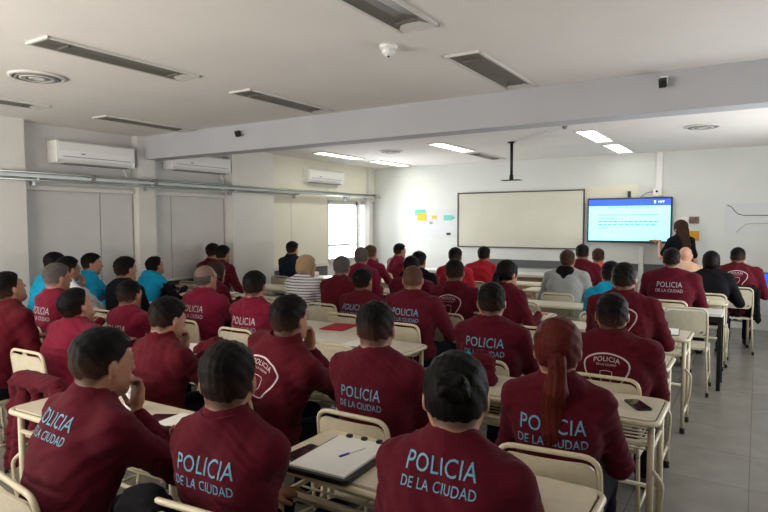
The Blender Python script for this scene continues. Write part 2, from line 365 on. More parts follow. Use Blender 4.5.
sensor(-5.06, 2.69, 'dark sensor on the beam face at left'); sensor(-.63, 2.71, 'dark sensor on the beam face at right')
t = thing('projector_mount', 'black pole hanging from the ceiling with a small plate', 'projector mount', (-2.99, 8.13, H))
link('ceiling_flange', lathe([(.06, 0), (.06, -.015), (.03, -.02)], 16), 'black_metal', t); link('pole', tube([(0, 0, -.01), (0, 0, -.52)], .022, 10), 'black_metal', t)
link('collar', lathe([(.03, -.47), (.03, -.53)], 12), 'black_metal', t); link('plate', box((0, 0, -.54), (.26, .14, .012), .003), 'black_metal', t)
tag(link('ceiling_conduit', tube([(-2.95, 8.12, H-.02), (-1.93, 7.0, H-.02), (-1.2, 6.2, H-.02)], .01), 'trim_white'), 'thin conduit running from the projector mount along the ceiling', 'conduit')
t = thing('ceiling_sensor', 'small round sensor on the ceiling near the projector mount', 'sensor', (-1.93, 6.98, H)); link('base', lathe([(.045, 0), (.045, -.025)], 14), 'white_plastic', t); link('dome', lathe([(.032, -.025), (.025, -.05), (.01, -.06)], 14), 'grey_plastic', t)

# ------------------------------------------------------------------ front wall
wy = FY
t = thing('whiteboard', 'long whiteboard with a thin dark frame on the front wall', 'whiteboard', (-3.77, wy, 1.17))
link('board', box((0, -.012, .515), (2.38, .02, 1.02)), 'board_white', t)
link('frame', boxes([((0, -.018, 1.03), (2.42, .03, .022)), ((0, -.018, 0), (2.42, .03, .022)), ((-1.2, -.018, .515), (.022, .03, 1.03)), ((1.2, -.018, .515), (.022, .03, 1.03))]), 'board_frame', t)
t = thing('television', 'large flat screen showing a blue and cyan slide on the front wall', 'screen', (-1.83, wy, 1.3))
link('housing', box((0, -.06, .37), (1.32, .07, .75), .008), 'dark_plastic', t)
sc_ = link('screen', box((0, -.098, .375), (1.27, .006, .69)), 'screen_cyan', t)
link('slide_header', box((0, -.102, .665), (1.27, .004, .11)), 'screen_blue', sc_)
wall_text('header_text', 'MPF', .055, (.50, -.1055, .665), 'screen_white', sc_)
link('header_logo', prism([(-.014, .024), (.014, .024), (.014, -.006), (0, -.024), (-.014, -.006)], 0, .002, Matrix.Translation((.405, -.104, .665)) @ Matrix.Rotation(PI/2, 4, 'X')), 'screen_white', sc_)
for z, a, b, hh in ((.585, -.32, .42, .012), (.46, -.47, .47, .012), (.405, -.47, -.18, .012), (.35, -.48, .47, .018), (.295, -.48, .44, .018), (.24, -.48, -.32, .014)):
    x = a; L = []
    while x < b:
        w = random.uniform(.03, .1); w = min(w, b-x); L.append(((x+w/2, -.1025, z), (w, .003, hh))); x += w+.014
    link('slide_text_line', boxes(L), 'screen_text', sc_)
link('wall_bracket', box((0, -.017, .37), (.5, .03, .35)), 'black_metal', t)
t = thing('webcam', 'small black camera standing on top of the screen', 'camera', (-1.83, wy-.06, 2.05)); link('stand', box((0, 0, .01), (.04, .04, .02)), 'dark_plastic', t); link('camera_body', box((0, 0, .06), (.05, .045, .09), .008), 'dark_plastic', t)
t = thing('wall_conduit', 'white vertical trunking running from ceiling to the screen', 'conduit', (-1.38, wy, 2.06)); link('duct', box((0, -.015, .36), (.09, .03, .72)), 'white_plastic', t); link('socket_box', box((-.02, -.03, .07), (.13, .05, .12), .006), 'white_plastic', t); link('socket', lathe([(.018, 0), (.018, .012)], 12, Matrix.Translation((-.03, -.052, .08)) @ Matrix.Rotation(PI/2, 4, 'X')), 'dark_plastic', t)
link('cable', tube(rpath([(-.06, -.03, .08), (-.2, -.02, .06), (-.3, -.02, -.03)], .06), .006), 'grey_plastic', t)
t = thing('wall_conduit', 'white vertical trunking below the screen', 'conduit', (-1.63, wy, 0)); link('duct', box((0, -.02, .62), (.07, .03, 1.22)), 'white_plastic', t)
tag(link('blank_panel', box((-2.13, wy-.008, 2.12), (.86, .012, .3)), 'cream_panel'), 'pale blank panel on the wall above the screen', 'panel')
for nm, x0, x1 in (('left', -4.35, -1.68), ('right', -1.58, -.95)): struct('trim_%d' % (19 if nm == 'left' else 20), box(((x0+x1)/2, wy-.02, .88), (x1-x0, .04, .13)), 'dark_wainscot', label='dark grey rail low on the front wall, %s part' % nm)
t = thing('poster', 'pale poster with teal and yellow cards left of the whiteboard', 'poster', (-5.48, wy, 1.35)); link('sheet', box((0, -.006, .27), (.98, .008, .56)), 'poster', t)
for nm, m, x, z, w, h in (('card', 'teal_card', -.34, .49, .24, .12), ('card', 'yellow_card', -.3, .40, .2, .16), ('card', 'yellow_card', -.02, .39, .11, .07), ('card', 'teal_card', .29, .38, .19, .1), ('print', 'ink_dark', .3, .06, .09, .05), ('print', 'paper_line', -.09, .28, .07, .05)):
    link(nm, box((x, -.014-.002*(nm == 'card' and m == 'yellow_card'), z), (w, .005, h)), m, t)
link('arrow', prism([(0, .03), (.06, 0), (0, -.03)], 0, .004, Matrix.Translation((.39, -.012, .38)) @ Matrix.Rotation(PI/2, 4, 'X')), 'teal_card', t)
tag(link('photo_print', box((-.86, wy-.008, 1.67), (.14, .01, .11)), 'photo_print'), 'small brown photo print on the wall beside the presenter', 'picture')
tag(link('notice_sheet', box((-1.0, wy-.008, 1.68), (.1, .01, .09)), 'paper'), 'small white notice left of the photo print', 'notice')
tag(link('orange_notice', box((-.87, wy-.008, 1.42), (.17, .01, .15)), 'orange_card'), 'orange notice below the photo print beside the presenter', 'notice')
t = thing('diagram_sheet', 'pale sheet with curved lines on the right of the front wall', 'poster', (.12, wy, 1.46)); link('sheet', box((0, -.006, .23), (1.1, .008, .47)), 'poster', t)
link('curve_line', tube([(-.53, -.014, .44), (-.47, -.014, .41), (-.43, -.014, .35), (-.38, -.014, .3), (-.3, -.014, .28), (.5, -.014, .28)], .006, 6), 'ink_dark', t)
link('curve_line', tube([(-.4, -.014, .02), (-.33, -.014, .1), (-.27, -.014, .145), (-.2, -.014, .16), (.5, -.014, .16)], .004, 6), 'paper_line', t)

# ------------------------------------------------------------------ furniture
def make_chair():
    t = thing('school_chair', '', 'chair')
    out = rrect(.39, .38, .07)
    bm = bmesh.new(); N = 8   # seat with a dip
    aprism(bm, out, .425, .445); me = finish(bm); link('seat', me, 'chair_panel', t)
    # back panel, curved, rounded top corners
    bm = bmesh.new(); w, z0, z1 = .345, .56, .80; cols = 12; F = []; 
    prof = rrect(w, z1-z0, .05, 5)
    bm2 = bmesh.new(); aprism(bm2, prof, -.006, .006); 
    bmesh.ops.bisect_plane(bm2, geom=bm2.verts[:]+bm2.edges[:]+bm2.faces[:], plane_co=(.06, 0, 0), plane_no=(1, 0, 0)); bmesh.ops.bisect_plane(bm2, geom=bm2.verts[:]+bm2.edges[:]+bm2.faces[:], plane_co=(-.06, 0, 0), plane_no=(1, 0, 0)); bmesh.ops.bisect_plane(bm2, geom=bm2.verts[:]+bm2.edges[:]+bm2.faces[:], plane_co=(0, 0, 0), plane_no=(1, 0, 0))
    for v in bm2.verts:
        x, y, z = v.co; v.co = Vector((x, -.200-(y)*.12+z-(.17**2-x*x)*.7, (z0+z1)/2+y))
    bm.free(); link('backrest', finish(bm2), 'chair_panel', t)
    bf = link('back_frame', tube(rpath([(-.178, -.185, .46), (-.185, -.185, .58), (-.18, -.215, .822), (.18, -.215, .822), (.185, -.185, .58), (.178, -.185, .46)], .06, 5), .0105, 8), 'cream_metal', t)
    link('seat_frame', tube(rpath([(-.178, -.2, .415), (-.178, .17, .415), (.178, .17, .415), (.178, -.2, .415)], .04), .0105), 'cream_metal', t)
    for s in (-1, 1):
        for pts in ([(s*.178, -.185, .47), (s*.178, -.19, .4), (s*.2, -.26, 0.012)], [(s*.178, .16, .415), (s*.195, .19, .012)]):
            l = link('leg', tube(pts, .0105), 'cream_metal', t); e = pts[-1]
            link('rubber_foot', lathe([(.014, 0), (.014, .035), (.012, .04)], 10, Matrix.Translation((e[0], e[1], 0))), 'rubber', l)
        link('stretcher', tube([(s*.192, -.235, .15), (s*.19, .18, .15)], .008), 'cream_metal', t)
        link('rivet', lathe([(.012, 0), (.01, .006)], 10, Matrix.Translation((s*.14, -.212, .6)) @ Matrix.Rotation(PI/2, 4, 'X')), 'grey_plastic', t)
    return t
def make_desk(W):
    t = thing('school_desk', '', 'desk'); D = .42
    link('desktop', prism(rrect(W-.03, D-.03, .045), .738, .752), 'desk_laminate', t)
    link('edge_strip', prism(rrect(W-.018, D-.018, .05), .730, .742), 'seam_dark', t)
    link('rim', tube([(x, y, .735) for x, y in rrect(W, D, .055)], .013, 8, True), 'cream_metal', t)
    link('under_panel', prism(rrect(W-.03, D-.03, .045), .722, .731), 'cream_metal', t)
    for s in (-1, 1):
        x = s*(W/2-.03)
        for y in (-1, 1):
            l = link('leg', tube([(x, y*(D/2-.05), .735), (x, y*(D/2-.05), .01)], .0155, 10), 'cream_metal', t)
            link('rubber_foot', lathe([(.019, 0), (.019, .04), (.016, .045)], 10, Matrix.Translation((x, y*(D/2-.05), 0))), 'rubber', l)
        [link('side_rail', tube([(x, -D/2+.05, z), (x, D/2-.05, z)], .011), 'cream_metal', t) for z in (.6, .14)]
        link('bag_hook', tube(rpath([(x, -D/2+.05, .52), (x+s*.055, -D/2+.03, .47), (x+s*.045, -D/2+.04, .30), (x, -D/2+.05, .2)], .03), .0095), 'cream_metal', t)
    link('crossbar', tubes([[(-W/2+.03, D/2-.05, .3), (W/2-.03, D/2-.05, .3)], [(-W/2+.03, -D/2+.05, .625), (W/2-.03, -D/2+.05, .625)]], .012), 'cream_metal', t)
    L = []
    for k in range(7):
        y = -D/2+.06+k*(D-.12)/6; L.append([(-W/2+.05, y, .6), (W/2-.05, y, .6)])
    for k in range(5): x = -W/2+.1+k*(W-.2)/4; L.append([(x, -D/2+.05, .595), (x, D/2-.05, .595), (x, D/2-.05, .66)])
    link('wire_rack', tubes(L, .0045, 6), 'cream_metal', t)
    return t
CHAIR = make_chair(); DESK = make_desk(1.15); used = set()
CH_N = []
def chair(x, y, label, rz=0, group='cream school chairs'):
    if 'c' not in used:
        used.add('c'); CHAIR.location = (x, y, 0); CHAIR.rotation_euler = (0, 0, rz); CHAIR['label'] = label; CHAIR['group'] = group; return CHAIR
    return dup(CHAIR, (x, y, 0), rz, label, group)
def desk(x, y, label, rz=0, group='cream double school desks'):
    if 'd' not in used:
        used.add('d'); DESK.location = (x, y, 0); DESK.rotation_euler = (0, 0, rz); DESK['label'] = label; DESK['group'] = group; return DESK
    return dup(DESK, (x, y, 0), rz, label, group)

# ------------------------------------------------------------------ signed-distance modelling for people
class Field:
    def __init__(s, lo, hi, vox):
        s.vox = vox; s.lo = np.array(lo, float); s.n = (np.ceil((np.array(hi)-s.lo)/vox)+1).astype(int)
        s.D = np.full(tuple(s.n), .2, np.float32)
    def block(s, lo, hi):
        a = np.clip(np.floor((np.array(lo)-s.lo)/s.vox).astype(int), 0, s.n-1); b = np.clip(np.ceil((np.array(hi)-s.lo)/s.vox).astype(int)+1, 1, s.n)
        if (b <= a).any(): return None
        sl = tuple(slice(int(a[i]), int(b[i])) for i in range(3))
        ax = [(s.lo[i]+s.vox*np.arange(a[i], b[i])).astype(np.float32) for i in range(3)]
        return sl, ax[0][:, None, None], ax[1][None, :, None], ax[2][None, None, :]
    def put(s, sl, d, k, sub=False):
        A = s.D[sl]
        if sub:
            h = np.maximum(k-np.abs(A+d), 0)/k if k > 0 else 0; s.D[sl] = np.maximum(A, -d)+h*h*k*.25
        else:
            h = np.maximum(k-np.abs(A-d), 0)/k if k > 0 else 0; s.D[sl] = np.minimum(A, d)-h*h*k*.25
    def cone(s, a, b, ra, rb, k=.02, n=None, f=1, sub=False):
        a = np.array(a, float); b = np.array(b, float); R = max(ra, rb); m = R+k+s.vox*3
        B = s.block(np.minimum(a, b)-m, np.maximum(a, b)+m)
        if B is None: return
        sl, X, Y, Z = B; ba = b-a; L2 = max(float(ba@ba), 1e-9)
        px, py, pz = X-a[0], Y-a[1], Z-a[2]
        t = np.clip((px*ba[0]+py*ba[1]+pz*ba[2])/L2, 0, 1); vx, vy, vz = px-t*ba[0], py-t*ba[1], pz-t*ba[2]
        q = vx*vx+vy*vy+vz*vz
        if n is not None: dn = vx*n[0]+vy*n[1]+vz*n[2]; q = q+(f*f-1)*dn*dn
        s.put(sl, (np.sqrt(q)-(ra+(rb-ra)*t)).astype(np.float32), k, sub)
    def ell(s, c, r, k=.02, R=None, sub=False):
        c = np.array(c, float); r = np.array(r, float); m = r.max()+k+s.vox*3; B = s.block(c-m, c+m)
        if B is None: return
        sl, X, Y, Z = B; px, py, pz = X-c[0], Y-c[1], Z-c[2]
        if R is None: l = (px, py, pz)
        else: l = tuple(px*R[0][i]+py*R[1][i]+pz*R[2][i] for i in range(3))   # R columns = local axes
        k0 = np.sqrt((l[0]/r[0])**2+(l[1]/r[1])**2+(l[2]/r[2])**2); k1 = np.sqrt((l[0]/r[0]**2)**2+(l[1]/r[1]**2)**2+(l[2]/r[2]**2)**2)+1e-6
        s.put(sl, (k0*(k0-1)/k1).astype(np.float32), k, sub)
    def warp(s, amp, fr, seed, lo=None, hi=None):
        B = s.block(lo if lo is not None else s.lo, hi if hi is not None else s.lo+s.n*s.vox); sl, X, Y, Z = B
        g = np.random.RandomState(seed); v = 0
        for i in range(4):
            w = g.normal(size=3)*fr*(1+.6*i); w[2] *= 1.7; p = g.rand()*6.3; v = v+np.sin(X*w[0]+Y*w[1]+Z*w[2]+p+1.3*np.sin(Y*w[2]*.6+X*w[1]*.5+p))/(1+.4*i)
        s.D[sl] += (amp*.5*v).astype(np.float32)
    def plane_cut(s, p, n):
        """remove the side n points to"""
        B = s.block(s.lo, s.lo+s.n*s.vox); sl, X, Y, Z = B
        s.D = np.maximum(s.D, ((X-p[0])*n[0]+(Y-p[1])*n[1]+(Z-p[2])*n[2]).astype(np.float32))
    def mesh(s):
        D = s.D; D[0] = D[-1] = .2; D[:, 0] = D[:, -1] = .2; D[:, :, 0] = D[:, :, -1] = .2
        g = vdb.FloatGrid(.2); g.copyFromArray(np.ascontiguousarray(D)); g.transform = vdb.createLinearTransform(voxelSize=s.vox)
        P, Q = g.convertToQuads(isovalue=0.0)
        P = P+s.lo; return P, Q[:, ::-1]
def vmesh(P, Q):
    me = bpy.data.meshes.new('m'); me.vertices.add(len(P)); me.vertices.foreach_set('co', np.ascontiguousarray(P, np.float32).ravel())
    me.loops.add(len(Q)*4); me.loops.foreach_set('vertex_index', np.ascontiguousarray(Q, np.int32).ravel())
    me.polygons.add(len(Q)); me.polygons.foreach_set('loop_start', np.arange(len(Q), dtype=np.int32)*4); me.polygons.foreach_set('use_smooth', np.ones(len(Q), bool))
    me.update(calc_edges=True); me.validate(); return me
def setcol(me, cols):
    a = me.color_attributes.new('Col', 'FLOAT_COLOR', 'POINT'); c = np.ones((len(me.vertices), 4), np.float32); c[:, :3] = cols; a.data.foreach_set('color', c.ravel())
def nrm(v): v = np.array(v, float); return v/np.linalg.norm(v)
def Rz(a): c, s = math.cos(a), math.sin(a); return np.array([[c, -s, 0], [s, c, 0], [0, 0, 1]])
def Rx(a): c, s = math.cos(a), math.sin(a); return np.array([[1, 0, 0], [0, c, -s], [0, s, c]])
def Ry(a): c, s = math.cos(a), math.sin(a); return np.array([[c, 0, s], [0, 1, 0], [-s, 0, c]])
def ik(Sh, T, l1, l2, pole):
    d = T-Sh; L = np.linalg.norm(d)
    if L > (l1+l2)*.985: T = Sh+d/L*(l1+l2)*.985; d = T-Sh; L = np.linalg.norm(d)
    L = max(L, abs(l1-l2)+.02); a = (l1*l1-l2*l2+L*L)/(2*L); h = math.sqrt(max(l1*l1-a*a, 0)); u = d/np.linalg.norm(d); p = pole-u*(pole@u); p = nrm(p)
    return Sh+u*a+p*h, T
SKIN = dict(tan=(168, 118, 94), fair=(198, 150, 126), dark=(150, 102, 80))
HAIRC = dict(black=(11, 10, 10), brown=(52, 36, 28), red=(78, 26, 22), blonde=(168, 142, 108), grey=(78, 73, 70), lbrown=(74, 50, 38))  # grey also stands for dark hair paled by window flare, put into the colour

def person(nm, x, y, Ht, label, lean=8, side=0, yaw=0, hyaw=0, hpitch=0, hroll=0, arms=('desk', 'desk'), top='maroon', hair='fade', hcol='black', skin='tan', mark='text', tz=0, ts=1, sleeves='long', bulk=1.0, collar='crew', stand=False, vox=None, extra=(), trousers='navy_cloth', group=None, hz=.51):
    dist = math.hypot(x, y); vox = vox or (.0065 if dist < 2.7 else .008 if dist < 4.0 else .0095 if dist < 6 else .0115)
    seed = abs(hash(nm)) % 1000 if False else sum(map(ord, nm))*7 % 997
    le, sd = rad(lean), rad(side)
    # spine direction
    T = nrm((math.sin(sd), math.sin(le)*math.cos(sd), math.cos(le)*math.cos(sd))); Fw = nrm(np.array((0, 1, 0))-T*T[1]); Rt = np.cross(Fw, T)
    hr = Rz(rad(hyaw)) @ Ry(rad(hroll)) @ Rx(-rad(hpitch)); Hx, Hy, Hz = hr[:, 0], hr[:, 1], hr[:, 2]
    neckdir = nrm(T*.55+np.array((0, .12, .45)))
    hipz = hz
    s = (Ht-hipz-(neckdir[2]*.045)-Hz[2]*.073-.121)/(T[2]*.50); s = min(max(s, .86), 1.2)
    hip = np.array((0, 0, hipz)); C7 = hip+T*.50*s
    hc = C7+neckdir*.045+Hz*.073+Hy*.03; hc[2] = Ht-.115*HS
    # place so the head is at (x, y)
    Rw = Rz(rad(yaw)); off = Rw @ hc; ox, oy = x-off[0], y-off[1]
    sw = .185*bulk
    shc = C7-T*.078+Fw*.012
    SR, SL = shc+Rt*sw, shc-Rt*sw
    # arms
    deskz = .775; J = {}
    for sg, Sh, pose in ((1, SR, arms[0]), (-1, SL, arms[1])):
        c7f = hc
        if pose == 'desk': Tg = np.array((sg*.13, max(Sh[1]+.27, .33), deskz+.02)); pole = np.array((sg*.45, -.5, -.9)); hd = nrm((-sg*.45, .9, 0)); pn = np.array((0, 0, -1.)); curl = .35
        elif pose == 'write': Tg = np.array((sg*.06, max(Sh[1]+.25, .33), deskz+.03)); pole = np.array((sg*1., -.2, -.4)); hd = nrm((-sg*.6, .7, -.1)); pn = nrm((-sg*.5, 0, -.9)); curl = .8
        elif pose == 'wide': Tg = np.array((sg*.12, max(Sh[1]+.2, .30), deskz+.02)); pole = np.array((sg*.7, -.3, -.75)); hd = nrm((-sg*.9, .45, 0)); pn = np.array((0, 0, -1.)); curl = .3
        elif pose == 'chin': Tg = hc+Hx*sg*.04+Hy*.11-Hz*.195; pole = np.array((-sg*.05, 1, -.8)); hd = nrm(Hz*.9-Hx*sg*.25+Hy*.15); pn = -Hy; curl = 1.0
        elif pose == 'reach': Tg = np.array((sg*.12, Sh[1]+.40, deskz+.03)); pole = np.array((sg*.5, -.3, -.9)); hd = nrm((-sg*.2, .95, -.1)); pn = np.array((0, 0, -1.)); curl = .4
        elif pose == 'chinlow': Tg = hc+Hx*sg*.03+Hy*.10-Hz*.16; pole = np.array((sg*.05, .25, -1)); hd = nrm(Hz*.9-Hx*sg*.25); pn = -Hy; curl = 1.0
        elif pose == 'cheek': Tg = hc+Hx*sg*.105+Hy*.06-Hz*.13; pole = np.array((sg*.3, 1, -.8)); hd = nrm(Hz*.95-Hy*.1); pn = -Hx*sg; curl = .5
        elif pose == 'lap': Tg = np.array((sg*.07, .27, .64)); pole = np.array((sg*.8, -.6, -.3)); hd = nrm((-sg*.6, .8, -.1)); pn = np.array((0, 0, -1.)); curl = .4
        elif pose == 'down': Tg = np.array((sg*.27, .12, .62)); pole = np.array((sg*.5, -.8, 0)); hd = nrm((0, .5, -.8)); pn = np.array((-sg*1., 0, 0)); curl = .4
        elif pose == 'cross': Tg = np.array((-sg*.10, Sh[1]+.24, .86)); pole = np.array((sg*1., .3, -.8)); hd = nrm((-sg, .1, -.1)); pn = np.array((0, -1., 0)); curl = .3
        else: Tg = Sh+np.array(pose[0]); pole = np.array(pose[1], float); hd = nrm(pose[2]); pn = nrm(pose[3]); curl = pose[4]
        el, wr = ik(Sh, Tg, .295*(.5+.5*s), .255, pole); J[sg] = (Sh, el, wr, hd, pn, curl)
    # legs
    kn = {}; 
    for sg in (1, -1):
        if stand: hj = hip+np.array((sg*.09, 0, -.02)); k_ = np.array((sg*.1, .02, hipz*.52)); an = np.array((sg*.11, -.02, .08)); 
        else: hj = hip+np.array((sg*.095, .0, -.0)); k_ = np.array((sg*.13, .42, .52)); an = np.array((sg*.12, .40+.04*((seed+sg) % 3-1), .10))
        kn[sg] = (hj, k_, an)
    allp = [hc+.13, hc-.13, hip+.2, hip-.2]
    for sg in (1, -1): allp += list(J[sg][:3])+[J[sg][2]+J[sg][3]*.2]+list(kn[sg])+[kn[sg][2]+np.array((0, .22, -.1))]
    lo = np.min(allp, 0)-.14; hi = np.max(allp, 0)+.14; lo[2] = max(lo[2], -.03)
    def torso(f, g):
        """g = inflate"""
        bk = bulk
        f.ell(hip+T*.02, (.165*bk+g, .125*bk+g, .12+g), .05, np.column_stack((Rt, Fw, T)))
        f.cone(hip-Rt*.055*bk+T*.08, C7-T*.22-Rt*.07*bk, .105*bk+g, .115*bk+g, .05, Fw, 1.05); f.cone(hip+Rt*.055*bk+T*.08, C7-T*.22+Rt*.07*bk, .105*bk+g, .115*bk+g, .05, Fw, 1.05)
        f.ell(C7-T*.17+Fw*.01, (.168*bk+g, .118*bk+g, .19+g), .05, np.column_stack((Rt, Fw, T)))
        f.ell(C7-T*.15-Fw*.045+Rt*.075, (.075+g, .05+g, .1+g), .05, np.column_stack((Rt, Fw, T))); f.ell(C7-T*.15-Fw*.045-Rt*.075, (.075+g, .05+g, .1+g), .05, np.column_stack((Rt, Fw, T)))
        for sg in (1, -1): f.cone(C7-T*.012+Rt*sg*.035, J[sg][0]-Rt*sg*.01+T*.004, .050+g, .053+g, .06)
    f = Field(lo, hi, vox)
    torso(f, -.008)
    for sg in (1, -1):
        Sh, el, wr, hd, pn, curl = J[sg]
        f.cone(Sh, el, .050*bulk, .038, .03); f.cone(el, wr, .040, .026, .02)
        hj, k_, an = kn[sg]; f.cone(hj, k_, .080*bulk, .052, .03); f.cone(k_, an, .054, .034, .02); f.cone(an, an+np.array((0, .13, -.055)), .034, .028, .02)
        # hand
        sdv = nrm(np.cross(hd, pn)); tw = sg; w2 = wr+hd*.02
        f.cone(wr, w2+hd*.035, .024, .026, .012, pn, 1.5)
        f.cone(w2+hd*.03-sdv*.018, w2+hd*.07-sdv*.024, .017, .014, .012); f.cone(w2+hd*.03+sdv*.018, w2+hd*.07+sdv*.024, .017, .014, .012); f.cone(w2+hd*.03, w2+hd*.075, .017, .014, .01)
        for q, (o_, ln) in enumerate(((-.027, .066), (-.009, .074), (.009, .070), (.027, .054))):
            a = w2+hd*.078+sdv*o_; cur = 0; p = a
            for seg in range(3):
                cur += curl*(.35 if seg == 0 else .75); d_ = hd*math.cos(cur)+pn*math.sin(cur)+sdv*o_*2; nx = p+nrm(d_)*ln*(.45, .31, .24)[seg]
                f.cone(p, nx, .0088-.0007*seg, .0083-.0007*seg, .002); p = nx
        inward = nrm(np.cross(np.array((0, 0, 1.)), hd)) if abs(hd[2]) < .8 else Hx*(-sg)
        tsd = 1 if (sdv @ (Hx*(-sg)+np.array((-sg*1., 0, 0)))) > 0 else -1
        a = w2+hd*.012+sdv*tsd*.02; b = a+nrm(hd*.5+sdv*tsd*.75+pn*.3)*.036; c_ = b+nrm(hd*.85+sdv*tsd*.3+pn*.35)*.03; f.cone(a, b, .014, .011, .006); f.cone(b, c_, .0105, .0085, .002)
    L2W = lambda p: hc+(Hx*p[0]+Hy*p[1]+Hz*p[2])*HS; HR = np.column_stack((Hx, Hy, Hz))
    f.cone(C7-T*.06, C7+neckdir*.04, .062, .058, .03); f.cone(C7+neckdir*.02, L2W((0, -.022, -.05)), .059, .056, .02)
    def skull(g, fld, kk=.03):
        fld.ell(L2W((0, -.012, .022)), (.080+g, .100+g, .098+g), kk, HR); fld.ell(L2W((0, .022, -.035)), (.063+g, .069+g, .082+g), kk, HR)
    skull(0, f); f.ell(L2W((0, .045, -.09)), (.036, .034, .026), .025, HR)
    for sg in (1, -1):
        f.cone(L2W((sg*.052, -.005, -.04)), L2W((sg*.022, .06, -.09)), .018, .017, .02)
        f.ell(L2W((sg*.032, .098, .004)), (.017, .014, .011), .012, HR, True)
    f.cone(L2W((-.034, .076, .024)), L2W((.034, .076, .024)), .0125, .0125, .014)
    for sg in (1, -1):
        f.ell(L2W((sg*.032, .077, .003)), (.0125, .0125, .0115), .003, HR); f.ell(L2W((sg*.079, -.006, -.006)), (.009, .019, .032), .006, HR)
    f.cone(L2W((0, .084, .014)), L2W((0, .102, -.026)), .0075, .0125, .012); f.ell(L2W((0, .084, -.057)), (.025, .013, .010), .006, HR)
    P, Q = f.mesh(); me = vmesh(P, Q)
    # skin colouring: real colours of lips, brows, eyes, shaved hair
    n = len(me.vertices); V = np.empty(n*3, np.float32); me.vertices.foreach_get('co', V); V = V.reshape(-1, 3)
    l = (V-hc) @ HR/HS; sk = np.array(srgb(*SKIN[skin])[:3]); hc_ = np.array(srgb(*HAIRC[hcol])[:3]); cols = np.tile(sk, (n, 1))
    ss = lambda a, b, v: np.clip((v-a)/(b-a), 0, 1)
    near_ = np.linalg.norm(l, axis=1) < .16
    zl = np.interp(l[:, 1], *HAIRLINE)
    if hair not in ('bald',):
        m_ = ss(-.006, .006, l[:, 2]-zl)*near_*(np.abs(l[:, 0]) < .082); cols = cols*(1-m_[:, None]*.75)+hc_*m_[:, None]*.75
    def spot(c, r, col, st=1.):
        nonlocal cols
        d = np.sqrt((((l-np.array(c))/np.array(r))**2).sum(1)); m_ = (1-ss(.8, 1.1, d))*st; cols = cols*(1-m_[:, None])+np.array(srgb(*col)[:3])*m_[:, None]
    spot((0, .095, -.057), (.026, .02, .010), (150, 80, 74), .8)
    for sg in (1, -1):
        spot((sg*.033, .092, .027), (.021, .02, .006), (30, 22, 20), .85); spot((sg*.032, .09, .004), (.013, .014, .007), (225, 220, 215), .9); spot((sg*.032, .092, .004), (.006, .014, .006), (30, 20, 16)); spot((sg*.032, .09, .0115), (.015, .014, .003), (60, 40, 34), .8)
    if hair in ('fade', 'buzz', 'short', 'bald_ring') and seed % 2: m_ = ss(.01, .05, l[:, 1])*(1-ss(-.075, -.045, l[:, 2]))*near_*(l[:, 2] > -.13)*.3; cols = cols*(1-m_[:, None])+hc_*m_[:, None]
    setcol(me, cols)
    root = link('person', me, 'skin', None, (ox, oy, 0), rad(yaw)); tag(root, label, 'person', group)
    # ---- hair
    if hair != 'bald':
        hv = min(vox, .0075); R_ = .17; f = Field(hc-R_-np.array((0, .02, .12 if hair in ('pony', 'long', 'bob') else 0)), hc+R_, hv)
        side_t, top_t = dict(fade=(.004, .013), buzz=(.004, .006), short=(.005, .016), bald_ring=(.006, -.02), bun=(.008, .012), pony=(.010, .016), long=(.014, .018), bob=(.012, .018), mop=(.014, .026))[hair]
        sl, X, Y, Z = f.block(f.lo, f.lo+f.n*f.vox)
        g = Field.__new__(Field); g.__dict__.update(f.__dict__); g.D = np.full(tuple(f.n), .2, np.float32); skull(0, g)
        lx, ly, lz = [(X-hc[0])*HR[0][i]+(Y-hc[1])*HR[1][i]+(Z-hc[2])*HR[2][i] for i in range(3)]
        th = side_t+(top_t-side_t)*np.clip((lz-.02)/.06, 0, 1); st = .0012*np.sin(lx*260+seed+3*np.sin(ly*40))+.0014*np.sin(ly*95+lz*120+lx*60+seed)
        if hair in ('fade', 'short', 'mop') : th = th+.007*np.clip((ly-.02)/.05, 0, 1)*np.clip((lz-.04)/.04, 0, 1)*(1 if hair != 'fade' else .6)
        d = g.D-th-(st if hair not in ('buzz',) else st*.4)
        if hair in ('bob', 'long', 'pony'): zz = np.interp(ly, [-.14, -.06, .0, .03, .06, .08, .11], [-.11 if hair != 'pony' else -.08, -.10 if hair != 'pony' else -.07, -.07 if hair != 'pony' else -.035, -.03, .04, .07, .075])
        else: zz = np.interp(ly, *HAIRLINE)
        if hair == 'bald_ring': d = np.maximum(d, lz-.045); d = np.where(g.D > 1, d, d)
        d = np.maximum(d, (zz-lz)*.8); f.D = d.astype(np.float32)
        if hair == 'bun': f.ell(L2W((0, -.115, .045)), (.043, .028, .038), .004, HR); f.cone(L2W((-.03, -.132, .06)), L2W((.03, -.136, .03)), .014, .014, .003); f.cone(L2W((-.03, -.134, .03)), L2W((.02, -.136, .065)), .012, .013, .003)
        if hair == 'bob': f.cone(L2W((0, -.06, -.02)), L2W((0, -.05, -.05)), .068, .058, .03); f.cone(L2W((.055, -.01, 0)), L2W((.055, .0, -.08)), .035, .028, .02); f.cone(L2W((-.055, -.01, 0)), L2W((-.055, .0, -.08)), .035, .028, .02)
        P, Q = f.mesh(); hm = vmesh(P, Q); n = len(hm.vertices); V = np.empty(n*3, np.float32); hm.vertices.foreach_get('co', V); V = V.reshape(-1, 3); l = (V-hc) @ HR/HS
        cc = np.tile(hc_, (n, 1))
        if hair in ('fade', 'buzz', 'short'):
            m_ = (1-ss(-.03, .055, l[:, 2]))*(.42 if hair != 'short' else .2); mix = sk*.28+hc_*.72; cc = cc*(1-m_[:, None])+mix*m_[:, None]
        setcol(hm, cc); ho = link('hair', hm, 'hair', root)
